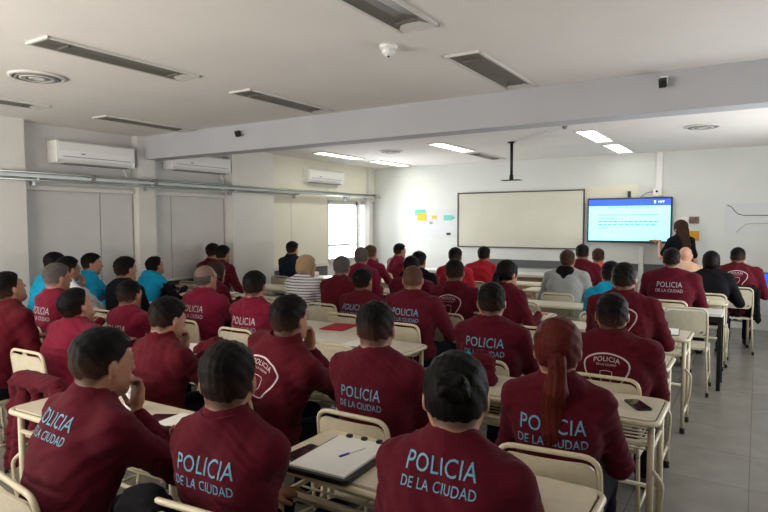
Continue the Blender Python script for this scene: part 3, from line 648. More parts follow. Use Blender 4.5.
        if hair in ('pony', 'long'):
            base = hc-Hy*.105+Hz*.01; f = Field(base-np.array((.12, .16, .5)), base+np.array((.12, .16, .1)), hv)
            if hair == 'pony':
                p0 = base; back = -Fw
                pts = [p0, p0+back*.035-Hz*.02, p0+back*.05-T*.12, C7+back*.085-T*.06, C7+back*.095-T*.17, C7+back*.095-T*.25]; rs = [.024, .030, .042, .047, .040, .012]
            else:
                p0 = hc-Hy*.06-Hz*.02; back = -Fw; pts = [p0, C7+back*.05, C7+back*.09-T*.14, C7+back*.1-T*.3]; rs = [.085, .08, .075, .03]
            f = Field(np.min(pts, 0)-.12, np.max(pts, 0)+.12, hv)
            for i in range(len(pts)-1): f.cone(pts[i], pts[i+1], rs[i], rs[i+1], .02, Fw, 1.3)
            B = f.block(f.lo, f.lo+f.n*f.vox); f.D += (.0035*np.sin(B[1]*260+np.sin(B[3]*22)*1.5)*np.ones_like(B[2])).astype(np.float32)
            P, Q = f.mesh(); hm2 = vmesh(P, Q); setcol(hm2, np.tile(hc_, (len(hm2.vertices), 1))); link('ponytail' if hair == 'pony' else 'long_hair', hm2, 'hair', root)
            if hair == 'pony': link('hair_tie', lathe([(.022, -.008), (.027, 0), (.022, .008)], 12, Matrix.Translation(Vector(pts[1]))), 'black_cloth', root)
    # ---- top garment
    gn = {'maroon': 'sweatshirt', 'maroon_dark': 'sweatshirt', 'maroon_pink': 'sweatshirt', 'suit_cloth': 'suit_jacket', 'grey_cloth': 'hooded_sweatshirt', 'turquoise_cloth': 'jacket'}.get(top, 'sweatshirt')
    if sleeves == 'short': gn = 'polo_shirt' if collar == 'polo' else 't_shirt'
    lo2 = lo.copy(); lo2[2] = .40; f = Field(lo2, hi, vox); g = .010
    torso(f, g); f.cone(C7-T*.05, C7+neckdir*.012, .068, .064, .03)
    f.ell(hip+T*.07, (.178*bulk+g, .142*bulk+g, .10), .05, np.column_stack((Rt, Fw, T)))
    for sg in (1, -1):
        Sh, el, wr, hd, pn, curl = J[sg]; vl = sleeves == 'vest'
        e2 = Sh+(el-Sh)*(.72 if sleeves == 'short' else 1)
        if vl: f.cone(Sh, Sh+(el-Sh)*.1, .066*bulk, .064, .03); continue
        f.cone(Sh, e2, .064*bulk, .056 if sleeves == 'short' else .053, .04)
        if sleeves == 'long': f.cone(el, wr-nrm(wr-el)*.015, .053, .037, .02); f.cone(wr-nrm(wr-el)*.05, wr-nrm(wr-el)*.02, .036, .034, .004)
    f.warp(.0056, 20, seed); f.warp(.0014, 55, seed+5)
    sl, X, Y, Z = f.block(f.lo, f.lo+f.n*f.vox)
    fold = (.003*np.sin((Z-hip[2])*95+3*np.sin(X*14+seed)+2*np.sin(Y*11))*np.clip(1-(Z-hip[2]-.02)/.22, 0, 1)); f.D += fold.astype(np.float32)
    if not stand: f.plane_cut((0, 0, .455), (0, 0, -1))
    else: f.plane_cut(hip-T*.1, -T)
    P, Q = f.mesh(); sm = vmesh(P, Q); sh = link(gn, sm, top, root)
    bvh = BVHTree.FromPolygons([tuple(p) for p in P.astype(float)], [tuple(map(int, q)) for q in Q])
    if sleeves == 'vest':
        f = Field(lo2, hi, vox)
        for sg in (1, -1):
            Sh, el, wr = J[sg][:3]; f.cone(Sh, el, .060*bulk, .050, .02); f.cone(el, wr-nrm(wr-el)*.015, .05, .036, .02)
        f.warp(.006, 26, seed); P2, Q2 = f.mesh(); link('sleeves', vmesh(P2, Q2), 'navy_cloth' if top == 'turquoise_cloth' else 'black_cloth', root)
    # collar
    nb = C7+neckdir*.018-Fw*.0
    if collar in ('crew', 'polo', 'jacket'):
        hgt = dict(crew=.012, polo=.032, jacket=.042)[collar]; R1 = dict(crew=.064, polo=.067, jacket=.071)[collar]
        ax = nrm(neckdir*.8-Fw*.25); u_ = nrm(np.cross(ax, (1, 0, 0))); v_ = np.cross(ax, u_); bm = bmesh.new(); rings = []
        for (dr, dz) in ((.020, -.026), (.014, -.004), (.008, hgt), (.002, hgt+.002), (-.003, 0), (-.004, -.022)):
            rings.append([bm.verts.new(Vector(nb+ax*dz+(u_*math.cos(2*PI*k/28)*1.0+v_*math.sin(2*PI*k/28))*(R1+dr)*(1+.02*math.sin(k*2.1+seed)))) for k in range(28)])
        for i in range(6):
            A, B = rings[i], rings[(i+1) % 6]
            for k in range(28): bm.faces.new((A[k], A[(k+1) % 28], B[(k+1) % 28], B[k]))
        link('collar', finish(bm, True), top, sh)
    if collar == 'hood':
        f = Field(C7-.3, C7+.3, vox); bk_ = C7-Fw*.07-T*.01
        f.cone(C7+Rt*.075+Fw*.01, bk_+Rt*.05-T*.02, .042, .05, .02); f.cone(C7-Rt*.075+Fw*.01, bk_-Rt*.05-T*.02, .042, .05, .02); f.cone(bk_+Rt*.05-T*.02, bk_-T*.13-Fw*.02, .05, .03, .03); f.cone(bk_-Rt*.05-T*.02, bk_-T*.13-Fw*.02, .05, .03, .03); f.cone(bk_+Rt*.04, bk_-Rt*.04, .05, .05, .02)
        P2, Q2 = f.mesh(); hmat = 'black_cloth' if top == 'grey_cloth' else top; ho_ = link('hood', vmesh(P2, Q2), hmat, sh); 
    # lettering / badge on the back, laid on the cloth
    bo = C7-T*(.135-tz)
    def project(V2, F2, cx, cz, mname, name, lift=.0022):
        out = []
        for v in V2:
            o_ = bo+Rt*(cx+v[0])+T*(cz+v[1])-Fw*.35; h_ = bvh.ray_cast(Vector(o_), Vector(Fw))
            if h_[0] is None: return None
            out.append(Vector(h_[0])+Vector(h_[1])*lift if h_[1].dot(Vector(Fw)) < 0 else Vector(h_[0])-Vector(Fw)*lift)
        me2 = pymesh(out, F2); ob = link(name, me2, mname, sh); return ob
    if mark in ('text', 'pale'):
        mm = 'letter_blue' if mark == 'text' else 'letter_pale'; V2, F2 = text_mesh('POLICIA', .080, 1.06); project(V2*np.array((.80, 1, 1))*ts, F2, 0, .0, mm, 'lettering')
        V2, F2 = text_mesh('DE LA CIUDAD', .047, 1.04); project(V2*np.array((.80, 1, 1))*ts, F2, 0, -.062*ts, mm, 'lettering')
    if mark == 'badge':
        def ribbon(out, w):
            nO = len(out); A = np.array(out); V2 = []; F2 = []
            for i in range(nO):
                t_ = A[(i+1) % nO]-A[i-1]; t_ = t_/np.linalg.norm(t_); nn = np.array((-t_[1], t_[0])); V2 += [(*(A[i]+nn*w/2), 0), (*(A[i]-nn*w/2), 0)]
            for i in range(nO): j = (i+1) % nO; F2.append((2*i, 2*i+1, 2*j+1, 2*j))
            return np.array(V2), F2
        ctrl = [(-.06, .075), (0, .085), (.06, .075), (.105, .05), (.118, .02), (.108, -.02), (.075, -.07), (.05, -.105), (0, -.115), (-.05, -.105), (-.075, -.07), (-.108, -.02), (-.118, .02), (-.105, .05)]
        cr = []
        for i in range(len(ctrl)):
            p0, p1, p2, p3 = [np.array(ctrl[(i+q) % len(ctrl)]) for q in (-1, 0, 1, 2)]
            for tt in (0, .25, .5, .75): cr.append(.5*((2*p1)+(-p0+p2)*tt+(2*p0-5*p1+4*p2-p3)*tt*tt+(-p0+3*p1-3*p2+p3)*tt**3))
        V2, F2 = ribbon(cr, .008); project(V2, F2, 0, -.02, 'badge_white', 'badge_outline')
        V2, F2 = text_mesh('POLICIA', .036, 1.05); V3 = V2.copy(); V3[:, 1] -= (V3[:, 0]**2)*2.2; project(V3, F2, 0, .035, 'badge_white', 'badge_lettering')
        V2, F2 = text_mesh('DE LA CIUDAD', .015, 1.05); project(V2, F2, 0, .006, 'badge_white', 'badge_lettering')
        sh_ = [(-.03, .03), (0, .036), (.03, .03), (.032, 0), (.02, -.03), (0, -.045), (-.02, -.03), (-.032, 0)]; V2, F2 = ribbon(sh_, .004); project(V2, F2, 0, -.06, 'badge_white', 'badge_crest')
    # ---- trousers and shoes
    lo3 = lo.copy(); hi3 = hi.copy(); hi3[2] = min(hi[2], hipz+.2); f = Field(lo3, hi3, max(vox, .01)); f.ell(hip+T*.02, (.170*bulk, .132*bulk, .115), .05, np.column_stack((Rt, Fw, T)))
    for sg in (1, -1): hj, k_, an = kn[sg]; f.cone(hj, k_, .090*bulk, .066, .03); f.cone(k_, an, .066, .052, .02)
    f.warp(.005, 22, seed+3)
    if not stand: f.plane_cut((0, 0, .447), (0, 0, -1)) if False else None
    P2, Q2 = f.mesh(); link('trousers', vmesh(P2, Q2), trousers, root)
    for sg in (1, -1):
        an = kn[sg][2]; f = Field(an-np.array((.09, .1, .12)), an+np.array((.09, .24, .08)), .01)
        f.cone(an+np.array((0, 0, -.02)), an+np.array((0, .0, -.05)), .045, .045, .02); f.cone(an+np.array((0, -.02, -.055)), an+np.array((0, .15, -.062)), .042, .036, .02); f.plane_cut((0, 0, .003), (0, 0, -1))
        P2, Q2 = f.mesh(); link('shoe', vmesh(P2, Q2), 'shoe_black', root)
    for e in extra:
        if e == 'glasses':
            bm = bmesh.new()
            for sg in (1, -1):
                c_ = [L2W((sg*.034+.021*math.cos(a), .104-.003*abs(math.cos(a)), .004+.015*math.sin(a))) for a in np.linspace(0, 2*PI, 14, endpoint=False)]; atube(bm, c_, .0018, 5, True); atube(bm, [L2W((sg*.055, .1, .008)), L2W((sg*.079, .06, .008)), L2W((sg*.082, 0, .008))], .0018, 5)
            atube(bm, [L2W((-.013, .106, .006)), L2W((.013, .106, .006))], .0018, 5); link('glasses', finish(bm, True), 'dark_plastic', root)
        if e == 'mask': pass
        if e == 'headband': 
            bm = bmesh.new(); atube(bm, [L2W((.094*math.cos(a), -.01+.001, .022+.112*math.sin(a))) for a in np.linspace(0, PI, 20)], .006, 6); link('headband', finish(bm, True), 'lanyard', root)
        if e == 'lanyard':
            bm = bmesh.new(); atube(bm, [nb+Rt*.06, nb+Rt*.07+Fw*.06-T*.03, C7+Rt*.04+Fw*.16-T*.14, C7+Fw*.17-T*.25], .006, 6); atube(bm, [nb-Rt*.06, nb-Rt*.07+Fw*.06-T*.03, C7-Rt*.04+Fw*.16-T*.14, C7+Fw*.17-T*.25], .006, 6); link('lanyard', finish(bm, True), 'lanyard', root)
    CH_N.append((nm, ox, oy, rad(yaw)))
    return root
HS = 1.05
HAIRLINE = ([-.12, -.06, -.025, .005, .014, .034, .05, .072, .1], [-.070, -.062, -.028, -.018, .012, .036, .057, .074, .080])
# ------------------------------------------------------------------ people
# name, x, y, head top, short description, full label, options
PL = [
 ('a1', -0.69, 1.46, 1.285, 'woman with the low bun in the foreground', 'woman in maroon short-sleeved shirt with dark hair in a bun, nearest at bottom centre', dict(hyaw=18, ts=0.8, hair='bun', tz=0.1, sleeves='short', lean=8, yaw=4, arms=('desk', 'desk'), hpitch=8, bulk=0.88, hcol='black')),
 ('a2', -1.43, 1.32, 1.256, 'man in the collared maroon polo at the bottom', 'man in maroon polo with open collar and thick black hair, at bottom left of centre', dict(tz=0.03, ts=0.9, hair='short', sleeves='short', collar='polo', lean=-3, yaw=6, arms=('chinlow', 'lap'), hyaw=26, hpitch=2, bulk=0.86)),
 ('a3', -1.95, 1.22, 1.27, 'man resting chin on hand beside a white cup', 'man in maroon sweatshirt resting chin on his hand beside a white cup', dict(ts=0.85, hair='fade', tz=0.06, lean=17, yaw=-6, arms=('chin', 'cross'), hyaw=0, hpitch=4, hroll=0)),
 ('b1', -1.46, 2.24, 1.282, 'man with the close fade in the centre', 'man with close-cropped fade and lettered maroon sweatshirt, seated just beyond the clipboard desk', dict(tz=0.0, ts=0.85, hair='fade', lean=-4, hyaw=18, hpitch=3)),
 ('b2', -0.65, 2.30, 1.266, 'woman with the red ponytail', 'woman with long dark red ponytail over lettered maroon sweatshirt', dict(hyaw=12, yaw=6, hair='pony', hcol='red', lean=-3, arms=('desk', 'desk'), hpitch=-4, bulk=0.84)),
 ('b3', -2.01, 2.28, 1.273, 'man in the badged jacket holding hand to face', 'man in collared maroon jacket with white back badge, hand at his face', dict(hyaw=8, hair='fade', lean=4, side=14, yaw=-10, arms=('chin', 'desk'), collar='jacket', mark='badge', hpitch=-6, hroll=4, bulk=1.04, top='maroon_dark')),
 ('b4', -2.87, 2.20, 1.208, 'man tilting his head beside the bundled jacket', 'man in collared maroon jacket looking up sideways, pen in hand, left of centre', dict(hair='short', lean=6, yaw=-6, arms=('chin', 'cross'), collar='jacket', mark=None, hpitch=10, top='maroon_dark', hyaw=2)),
 ('b5', -3.97, 2.30, 1.191, 'man bending his head down at left', 'broad man in plain maroon sweatshirt bending his dark-haired head down at left', dict(hair='short', lean=16, yaw=2, arms=('desk', 'write'), mark=None, hpitch=-26, bulk=1.12, top='maroon_pink')),
 ('b6', -4.47, 2.1, 1.301, 'man looking down at the left picture edge', 'man in red-maroon sweatshirt looking down, cut by the left edge of the photo', dict(hair='fade', lean=14, yaw=4, arms=('desk', 'write'), mark=None, hpitch=-22, top='maroon_dark')),
 ('c1', -0.68, 3.48, 1.243, 'close-cropped man with the badge in the right block', 'close-cropped man in maroon jacket with back badge lettered, directly beyond the red ponytail', dict(hyaw=10, hair='fade', lean=-2, arms=('desk', 'desk'), collar='jacket', mark='badge', hpitch=-10, bulk=1.08, top='maroon_dark')),
 ('c2', -1.41, 3.50, 1.258, 'thick black-haired man beyond the bun', 'man with thick black hair and lettered maroon sweatshirt, beyond the woman with a bun', dict(hyaw=18, tz=0.03, hair='short', lean=-3, arms=('desk', 'desk'), hpitch=0)),
 ('c3', -3.41, 3.45, 1.250, 'dark-haired man left of the leaning balding man', 'man with neat dark hair and lettered sweatshirt in front of the striped top', dict(hyaw=15, hair='short', lean=-2, hpitch=0, top='maroon_pink', mark='pale', bulk=.98)),
 ('c4', -4.10, 3.55, 1.274, 'balding man in glasses', 'balding man in black-framed glasses and lettered maroon sweatshirt with arms folded', dict(hair='bald_ring', hcol='grey', lean=2, arms=('cross', 'cross'), extra=('glasses',), mark='pale', top='maroon_pink', hpitch=-4, bulk=1.04)),
 ('c5', -4.32, 2.95, 1.173, 'man in haze-paled maroon before the black-clad man', 'man with cropped brown hair and haze-paled maroon lettered top at left', dict(hyaw=12, hair='fade', hcol='black', lean=-2, mark='pale', top='maroon_pink', bulk=.98)),
 ('c6', -4.93, 2.70, 1.304, 'grey-templed man before the turquoise jacket', 'man with greying cropped hair and lettered maroon top before the turquoise jacket at left', dict(hair='fade', hcol='grey', lean=0, mark='pale', top='maroon_pink', hyaw=-4, bulk=.95)),
 ('d1', -5.18, 3.50, 1.31, 'man in black at left', 'man in black sweatshirt with dark hair, left side, behind the cropped man', dict(hair='short', lean=0, mark=None, top='black_cloth', hpitch=-4)),
 ('d2', -5.56, 3.15, 1.321, 'man in white with the dark glasses', 'man in white top and dark glasses with hand at his chin, far left', dict(hair='fade', lean=14, mark=None, top='white_cloth', arms=('chin', 'desk'), extra=('glasses',), bulk=.95)),
 ('d3', -6.34, 3.45, 1.325, 'man in the turquoise jacket at far left', 'man in turquoise jacket leaning against the left wall, mostly behind two others', dict(hair='short', lean=16, mark=None, top='turquoise_cloth', collar='jacket')),
 ('d4', -6.48, 3.95, 1.287, 'man in turquoise and white by the wall', 'man in turquoise jacket turned sideways to the room by the left wall', dict(hair='short', lean=4, yaw=-38, mark=None, top='turquoise_cloth', collar='jacket', arms=('desk', 'cross'), hyaw=4)),
 ('d5', -6.42, 4.75, 1.213, 'man in the turquoise vest', 'man in turquoise hooded vest over navy sleeves bending over his desk', dict(hair='short', lean=28, mark=None, top='turquoise_cloth', sleeves='vest', collar='hood', arms=('reach', 'reach'), hpitch=-18, yaw=-4)),
 ('d6', -2.46, 4.35, 1.277, 'cropped man right of the wide aisle desk', 'man with cropped greying hair in lettered maroon sweatshirt, middle of the room', dict(hyaw=22, hair='buzz', hcol='lbrown', lean=0, arms=('wide', 'wide'), bulk=1.1)),
 ('d7', -3.14, 4.60, 1.206, 'man with pale-edged lettering in the middle', 'slim dark-haired man leaning forward, lettered maroon top, left neighbour of cropped man', dict(hair='short', lean=12, hpitch=-8, mark='text', top='maroon_dark', bulk=.96)),
 ('d8', -5.03, 4.50, 1.213, 'seated figure behind the balding man', 'brown-haired woman in red jacket with white lanyard behind the balding man', dict(hair='bob', hcol='brown', lean=20, mark=None, top='maroon_dark', extra=('lanyard',), bulk=.9, hyaw=-6)),
 ('e1', -0.85, 4.76, 1.328, 'dark-haired badged man before the blue hood', 'dark-haired man in maroon jacket, badge on back, arms spread over his desk', dict(hyaw=5, hair='short', lean=0, arms=('wide', 'desk'), collar='jacket', mark='badge', top='maroon_dark', bulk=1.08)),
 ('e2', -1.92, 5.15, 1.292, 'woman with the black ponytail', 'woman with long black ponytail in maroon sweatshirt', dict(hair='pony', lean=2, yaw=-25, mark=None, arms=('desk', 'desk'), bulk=.92, top='maroon_dark')),
 ('e3', -2.38, 5.0, 1.295, 'cropped man with the round badge', 'cropped man in maroon sweatshirt with outlined back badge, left of the black ponytail', dict(hyaw=18, hair='fade', lean=-2, mark='badge', arms=('desk', 'desk'))),
 ('e4', -3.16, 5.55, 1.271, 'dark-haired man directly behind the cropped man', 'broad man with black hair, mostly hidden behind the cropped lettered man', dict(hyaw=25, hair='short', lean=0, mark=None, arms=('desk', 'desk'), bulk=1.1)),
 ('e5', -3.72, 5.05, 1.279, 'flare-greyed man in the middle left', 'man with flare-greyed hair in plain maroon sweatshirt right of the striped top', dict(hyaw=18, hair='short', hcol='grey', lean=12, mark=None, top='maroon_dark', bulk=1.02)),
 ('e6', -4.20, 5.05, 1.276, 'blonde woman in stripes', 'woman with blonde bob in white and navy striped top', dict(hyaw=-25, hair='bob', hcol='blonde', skin='fair', lean=14, mark=None, top='striped_cloth', bulk=.93, yaw=4)),
 ('f1', -1.18, 5.95, 1.26, 'dark-haired person in the light blue jacket', 'dark-haired person in light blue hooded jacket, left of the badged man', dict(hair='short', lean=18, mark=None, top='turquoise_cloth', collar='hood', bulk=.9)),
 ('f2', -3.53, 6.40, 1.278, 'dark-haired man in black in the middle', 'dark-haired man in black top, half hidden behind others in the middle', dict(hair='short', lean=8, mark=None, top='black_cloth')),
 ('f3', -4.19, 6.10, 1.32, 'flare-greyed man before the bright window', 'flare-greyed man in maroon seen against the bright window, left of two', dict(hyaw=20, hair='short', hcol='grey', lean=12, mark=None, top='maroon_pink')),
 ('f4', -6.23, 5.70, 1.322, 'man with the black cap-like hair near the pillar', 'man with black hair in maroon sweatshirt leaning forward near the white pillar', dict(hair='short', lean=16, mark=None, arms=('wide', 'wide'), top='maroon_dark')),
 ('f5', -6.71, 5.95, 1.333, 'man behind the one near the pillar', 'man with black hair mostly hidden behind his neighbour, by the grey wall bay', dict(hair='short', lean=20, mark=None, top='maroon_dark')),
 ('g1', -0.78, 7.05, 1.353, 'broad man at the black-legged table', 'broad man in lettered maroon sweatshirt in front of the presenter', dict(hyaw=6, hair='short', lean=2, arms=('wide', 'wide'), mark='pale', bulk=1.18, hpitch=-2)),
 ('g2', -1.93, 7.20, 1.30, 'man in the grey hooded top', 'man in grey sweatshirt with black hood, below the right end of the whiteboard', dict(hair='short', hcol='brown', lean=18, mark=None, top='grey_cloth', collar='hood', arms=('wide', 'wide'), bulk=1.08, hpitch=-8)),
 ('g3', -3.32, 7.00, 1.31, 'cropped man in red before the whiteboard', 'cropped man in red sweatshirt before the left end of the whiteboard', dict(hair='fade', lean=10, mark=None, top='bright_red')),
 ('g4', -3.32, 7.95, 1.287, 'man in bright red before the whiteboard', 'dark-haired man in bright red sweatshirt below the whiteboard', dict(hair='short', lean=14, mark=None, top='bright_red', arms=('wide', 'wide'), bulk=1.1)),
 ('g5', -4.68, 7.05, 1.31, 'man turned sideways before the window', 'man in maroon turning his head, before the window, right of the flare-greyed man', dict(hair='fade', hcol='lbrown', lean=8, mark=None, arms=('chin', 'desk'), top='maroon_pink')),
 ('g6', -6.15, 7.05, 1.34, 'man in the dark suit', 'man in dark suit jacket sitting by the cream wall boards', dict(hair='short', lean=4, mark=None, top='suit_cloth', collar='jacket', skin='fair', hyaw=0)),
 ('h1', -0.46, 8.05, 1.285, 'person in black with black hair at right', 'person with long black hair and black top between two maroon backs at right', dict(hair='bob', hcol='black', lean=14, mark=None, top='black_cloth', arms=('wide', 'wide'))),
 ('h2', -0.21, 8.95, 1.303, 'badged man farthest right', 'man in maroon sweatshirt with pale shield badge, farthest right', dict(hair='fade', lean=12, arms=('wide', 'wide'), mark='badge', bulk=1.16, top='maroon_dark')),
 ('h3', -2.05, 8.40, 1.325, 'dark-haired man below the screen', 'dark-haired man in maroon sweatshirt below the left corner of the screen', dict(hair='short', lean=10, mark=None)),
 ('h4', -2.0, 9.15, 1.24, 'person in salmon pink below the screen', 'person in salmon pink top, nearly hidden below the screen', dict(hair='short', hcol='brown', lean=12, mark=None, top='salmon_cloth', bulk=.85)),
 ('h5', -4.97, 8.35, 1.29, 'man in profile before the front wall', 'dark-haired man in maroon with face turned right, before the left poster', dict(hair='fade', lean=6, mark=None, yaw=-20, hyaw=-10, top='maroon_pink')),
 ('h6', -0.81, 8.85, 1.308, 'bald person in beige', 'bald person in beige sweater directly in front of the presenter', dict(hair='bald', skin='fair', lean=14, mark=None, top='beige_cloth', bulk=1.05)),
]
for nm, x, y, Ht, short, lab, kw in PL: person(nm, x, y, Ht, lab, **kw)
SHORT = {p[0]: p[4] for p in PL}
person('presenter', -1.0, 10.02, 1.66, 'woman presenter with long dark hair in black top pointing at the screen', lean=2, yaw=40, hyaw=8, arms=('down', ((-.03, .25, .0), (-.1, -.3, -1), (-.75, .55, .1), (0, -.3, -1), .25)), top='black_cloth', sleeves='short', hair='long', hcol='brown', skin='fair', mark=None, bulk=.86, stand=True, hz=.90, trousers='black_cloth', collar='none')

# ------------------------------------------------------------------ chairs and desks in their rows
def chairs_for_people():
    for nm, ox, oy, rz in CH_N:
        if nm in SHORT: chair(ox, oy+(.12 if nm == 'a3' else 0), 'cream school chair under the '+SHORT[nm], rz, 'occupied cream school chairs')
chairs_for_people()
DL = [
 (-.98, 1.82, 0, 'cream double desk holding the black phone and clipboard in the foreground'),
 (-2.50, 1.64, 2, 'cream double desk under the elbow of the chin-resting man'),
 (-.93, 3.05, 0, 'cream double desk with one phone, right of the red ponytail'),
 (-2.22, 2.82, 0, 'cream double desk before the man with hand to his face'),
 (-3.22, 2.70, 0, 'cream double desk before the man bending down at left'),
 (-1.02, 4.14, 0, 'cream double desk before the close-cropped badged man'),
 (-3.25, 3.98, 0, 'cream double desk beyond the neat dark-haired man with the red folder'),
 (-2.60, 3.60, 0, 'cream double desk with bare top in the middle of the room, nearest two empty chairs'),
 (-1.00, 5.22, 0, 'cream double desk whose bare right end meets the aisle'),
 (-2.22, 5.58, 0, 'cream double desk before the round-badge man and black ponytail'),
 (-3.95, 5.45, 0, 'cream double desk before the striped top'),
 (-5.3, 4.02, 0, 'cream double desk before the man in black'),
 (-5.85, 5.12, 0, 'cream double desk under the arms of the turquoise vest'),
 (-1.75, 6.45, 0, 'cream double desk left of the black-legged table'),
 (-5.75, 6.15, 0, 'cream double desk before the man near the pillar'),
 (-4.35, 6.6, 0, 'cream double desk in the middle left before the bright window'),
 (-.84, 7.62, 0, 'cream double desk before the broad lettered man'),
 (-2.05, 7.78, 0, 'cream double desk before the grey hooded top'),
 (-3.2, 8.45, 0, 'cream double desk below the whiteboard'),
 (-4.8, 7.65, 0, 'cream double desk before the left poster'),
 (-6.2, 7.65, 0, 'cream double desk before the man in the dark suit'),
 (-.62, 9.15, 0, 'cream double desk farthest right with the laptop'),
 (-2.1, 9.62, 0, 'cream double desk below the screen'),
]
for x, y, a, lab in DL: desk(x, y, lab, rad(a))

DT = .752
for x, y, a, lab in ((-.56, 6.50, 0, 'empty cream school chair tucked at the black-legged table by the aisle'), (-1.50, 4.72, 0, 'empty cream school chair beyond the thick black-haired man'), (-2.42, 3.38, 0, 'empty cream school chair before the bare middle desk'),
    (-2.05, 6.1, 0, 'empty cream school chair behind the grey hooded top'), (-5.65, 6.7, -6, 'empty cream school chair behind the dark suit') ,
    (-5.9, 2.75, 10, 'empty cream school chair at far left beyond the man looking down'),
    (-4.6, 5.0, 0, 'empty cream school chair left of the striped top')):
    chair(x, y, lab, rad(a), 'empty cream school chairs')
# black-legged table
t = thing('table', 'white-topped table with black legs beside the aisle', 'table', (-.86, 6.72, 0))
link('tabletop', prism(rrect(1.2, .42, .02), .728, .752), 'white_laminate', t); link('apron', boxes([((0, -.19, .70), (1.12, .02, .05)), ((0, .19, .70), (1.12, .02, .05)), ((-.56, 0, .70), (.02, .38, .05)), ((.56, 0, .70), (.02, .38, .05))]), 'black_metal', t)
for sx in (-1, 1):
    for sy in (-1, 1): link('leg', box((sx*.575, sy*.185, .364), (.035, .035, .728), .003), 'black_metal', t)
# front furniture
def counter(x0, x1, y, lab, front='wood_front', h=.76):
    w = x1-x0; t = thing('front_table', lab, 'table', ((x0+x1)/2, y, 0))
    link('tabletop', box((0, 0, h), (w, .55, .03), .004), 'white_laminate', t); link('modesty_panel', box((0, -.2, h-.2), (w-.1, .02, .34)), front, t)
    for sx in (-1, 1): link('side_panel', box((sx*(w/2-.03), 0, (h-.015)/2), (.03, .5, h-.015)), front, t)
counter(-5.9, -4.45, 9.75, 'white-topped front table with brown panel, left of the whiteboard'); counter(-4.3, -2.9, 9.75, 'white-topped front table below the whiteboard')
# things on the desks
def phone(x, y, rz, lab, z=DT):
    t = thing('mobile_phone', lab, 'phone', (x, y, z), rad(rz), 'phones on the desks'); link('body', prism(rrect(.076, .158, .012), .001, .009), 'dark_plastic', t); link('phone_screen', prism(rrect(.07, .15, .009), .009, .0102), 'phone_glass', t); link('camera_bump', box((-.02, .055, .0108), (.022, .035, .002), .001), 'dark_plastic', t)
phone(-1.465, 1.73, -4, 'black mobile phone left of the clipboard on the nearest desk'); phone(-.47, 3.06, 33, 'dark mobile phone on the desk right of the red ponytail'); phone(-2.26, 1.72, -60, 'black mobile phone beside the white cup')
t = thing('clipboard_folder', 'black folder with white writing pad on the nearest desk', 'clipboard', (-1.30, 1.755, DT), rad(3))
link('folder', prism(rrect(.27, .36, .02), .001, .018), 'dark_plastic', t); pd = link('writing_pad', box((0, .0, .022), (.235, .33, .008)), 'paper', t)
for i in range(3): link('binder_clip', box((-.07+i*.07, .165, .03), (.022, .02, .014), .003), 'dark_plastic', t)
t = thing('pen', 'blue pen lying on the writing pad', 'pen', (-1.27, 1.80, DT+.027), rad(-15)); link('barrel', tube([(0, -.07, 0), (0, .05, 0)], .0042), 'white_plastic', t); link('cap', tube([(0, -.075, 0), (0, -.03, 0)], .0055), 'ink_blue', t)
def cup(x, y, lab):
    t = thing('paper_cup', lab, 'cup', (x, y, DT)); link('cup_body', lathe([(.027, .0), (.038, .095), (.036, .095), (.026, .004)], 20), 'paper', t); link('rim', lathe([(.038, .092), (.04, .095), (.038, .098), (.036, .095)], 20), 'paper', t)
cup(-2.50, 1.70, 'white paper cup in front of the chin-resting man'); cup(-3.5, 2.66, 'white paper cup on the desk before the bending man')
def book(x, y, rz, lab, m='paper', w=.21, h=.29, th=.012, z=DT, cover='dark_plastic'):
    t = thing('notebook', lab, 'notebook', (x, y, z), rad(rz), 'notebooks and papers on desks'); link('cover', prism(rrect(w+.012, h+.012, .008), .001, .005), cover, t); link('pages', box((0, 0, .005+th/2), (w, h, th)), m, t)
book(-2.10, 1.64, 5, 'open notebook with black cover at the right end of the chin-resting man\'s desk', w=.24, h=.3)
book(-2.52, 2.82, 10, 'white writing sheet before the man looking up sideways', th=.003); book(-3.38, 2.74, 20, 'white notebook right of the bending man'); book(-.62, 5.25, 5, 'pale notebook on the bare aisle desk', th=.006)
book(-3.0, 4.02, 10, 'thin red folder on the desk beyond the neat dark-haired man', m='bright_red', th=.004, cover='bright_red'); book(-5.2, 4.0, -10, 'white papers on the desk before the man in black', th=.004); book(-5.62, 5.17, 15, 'white paper under the hands of the turquoise vest', th=.004)
book(-.55, 7.6, 5, 'white papers on the desk right of the broad man', th=.004); book(-6.35, 7.68, 0, 'stack of pale books on the desk before the dark suit', th=.06, w=.28, h=.2); book(-2.45, 3.58, 0, 'white sheet on the bare middle desk', th=.003); book(-1.2, 4.05, 8, 'white sheet before the close-cropped badged man', th=.003)
book(-2.3, 7.75, 5, 'white paper on the desk before the grey hooded top', th=.005)
t = thing('water_bottle', 'black water bottle on the desk near the white pillar', 'bottle', (-5.28, 6.15, DT)); link('bottle_body', lathe([(.034, 0), (.036, .02), (.036, .15), (.022, .18), (.02, .2)], 16), 'dark_plastic', t); link('cap', lathe([(.024, .195), (.024, .235), (.018, .24)], 14), 'black_metal', t); link('carry_loop', tube([(.0, -.02, .235), (0, -.02, .26), (0, .02, .26), (0, .02, .235)], .005), 'black_metal', t)
t = thing('laptop', 'open laptop with a blue screen at far right', 'laptop', (.02, 9.12, DT)); link('keyboard_base', box((0, 0, .009), (.34, .23, .016), .004), 'dark_plastic', t); ls = link('lid', box((0, .135, .115), (.34, .01, .22), .004, rx=rad(-12)), 'dark_plastic', t); link('display', box((0, .128, .116), (.31, .004, .19), rx=rad(-12)), 'screen_blue', ls)
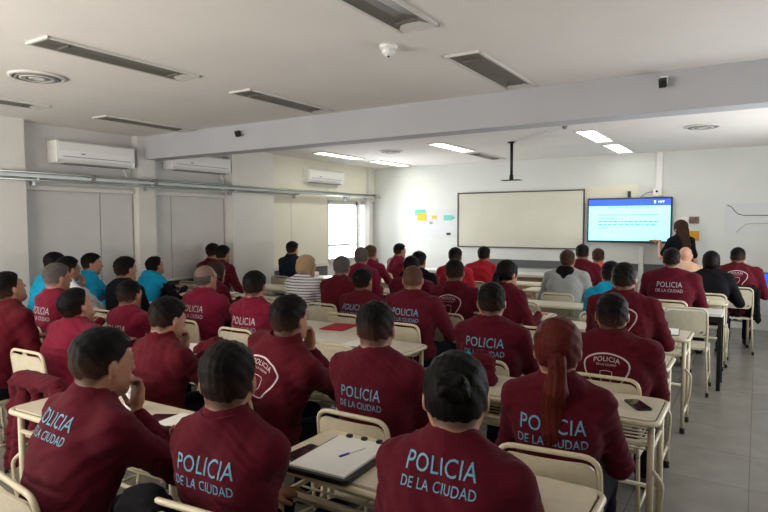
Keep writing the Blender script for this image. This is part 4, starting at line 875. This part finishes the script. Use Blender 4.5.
def cloth_heap(name, lab, c, pts, rs, m, seed, lining=None, amp=.008, cutz=None, badge=False):
    pts = np.array(pts, float); f = Field(pts.min(0)-.14, pts.max(0)+.14, .008)
    for i in range(len(pts)-1): f.cone(pts[i], pts[i+1], rs[i], rs[i+1], .03)
    f.warp(amp, 30, seed); f.warp(amp*.5, 70, seed+1)
    if cutz is not None: f.plane_cut((0, 0, cutz), (0, 0, -1))
    P, Q = f.mesh(); o = link(name, vmesh(P-np.array(c), Q), m, None, c); tag(o, lab, 'jacket')
    return o
def jacket_on_chair(lab, x, y, m, seed, z1=.80, w=.17, drop=.35, rz=0):
    f = Field((-.34, -.42, z1-drop-.12), (.34, -.06, z1+.12), .009)
    for sx in (-1, 0, 1):
        f.cone((sx*w*.8, -.26, z1-.02), (sx*w, -.30, z1-drop), .045, .04, .05, (0, 1, 0), 1.3)
    f.cone((-w, -.255, z1), (w, -.255, z1), .045, .045, .03); f.cone((-w-.03, -.26, z1-.02), (-w-.06, -.30, z1-drop-.03), .045, .035, .02); f.cone((w+.03, -.26, z1-.02), (w+.06, -.30, z1-drop-.03), .045, .035, .02)
    f.warp(.010, 24, seed); f.warp(.004, 60, seed+1)
    P, Q = f.mesh(); o = link('hanging_jacket', vmesh(P, Q), m, None, (x, y, 0), rad(rz)); return tag(o, lab, 'jacket')

cloth_heap('folded_jacket', 'maroon jacket bundled on a desk behind the man tilting his head', (-3.0, 2.7, DT), [(-3.22, 2.72, .775), (-3.1, 2.76, .80), (-2.95, 2.72, .80), (-2.84, 2.78, .775)], [.045, .065, .06, .04], 'maroon_dark', 3, cutz=DT+.001)
jk = cloth_heap('folded_jacket', 'maroon jacket with blue lining standing bunched on the desk beyond the bun', (-1.3, 3.07, DT), [(-1.33, 3.09, .79), (-1.30, 3.08, .87), (-1.26, 3.06, .86), (-1.24, 3.03, .78)], [.055, .05, .045, .055], 'maroon', 5, cutz=DT+.001)
bl = Field((-.2, -.12, 0), (.1, .12, .25), .008); bl.cone((-.085, -.02, .06), (-.065, -.015, .135), .034, .026, .02); bl.cone((-.06, -.05, .02), (.04, -.06, .022), .02, .02, .02); bl.warp(.005, 30, 4); Pb, Qb = bl.mesh(); link('blue_lining', vmesh(Pb, Qb), 'turquoise_cloth', jk)
jacket_on_chair('black cloth hanging over the chair corner of the man in the collared polo', -1.56, 1.36, 'black_cloth', 21, z1=.80, w=.03, drop=.2)
jacket_on_chair('maroon jacket hanging on the chair cut by the left edge of the photo', -3.22, 1.9, 'maroon', 9, drop=.45)
jacket_on_chair('black jacket hanging behind the badged man farthest right', -.2, 8.95, 'black_cloth', 11)
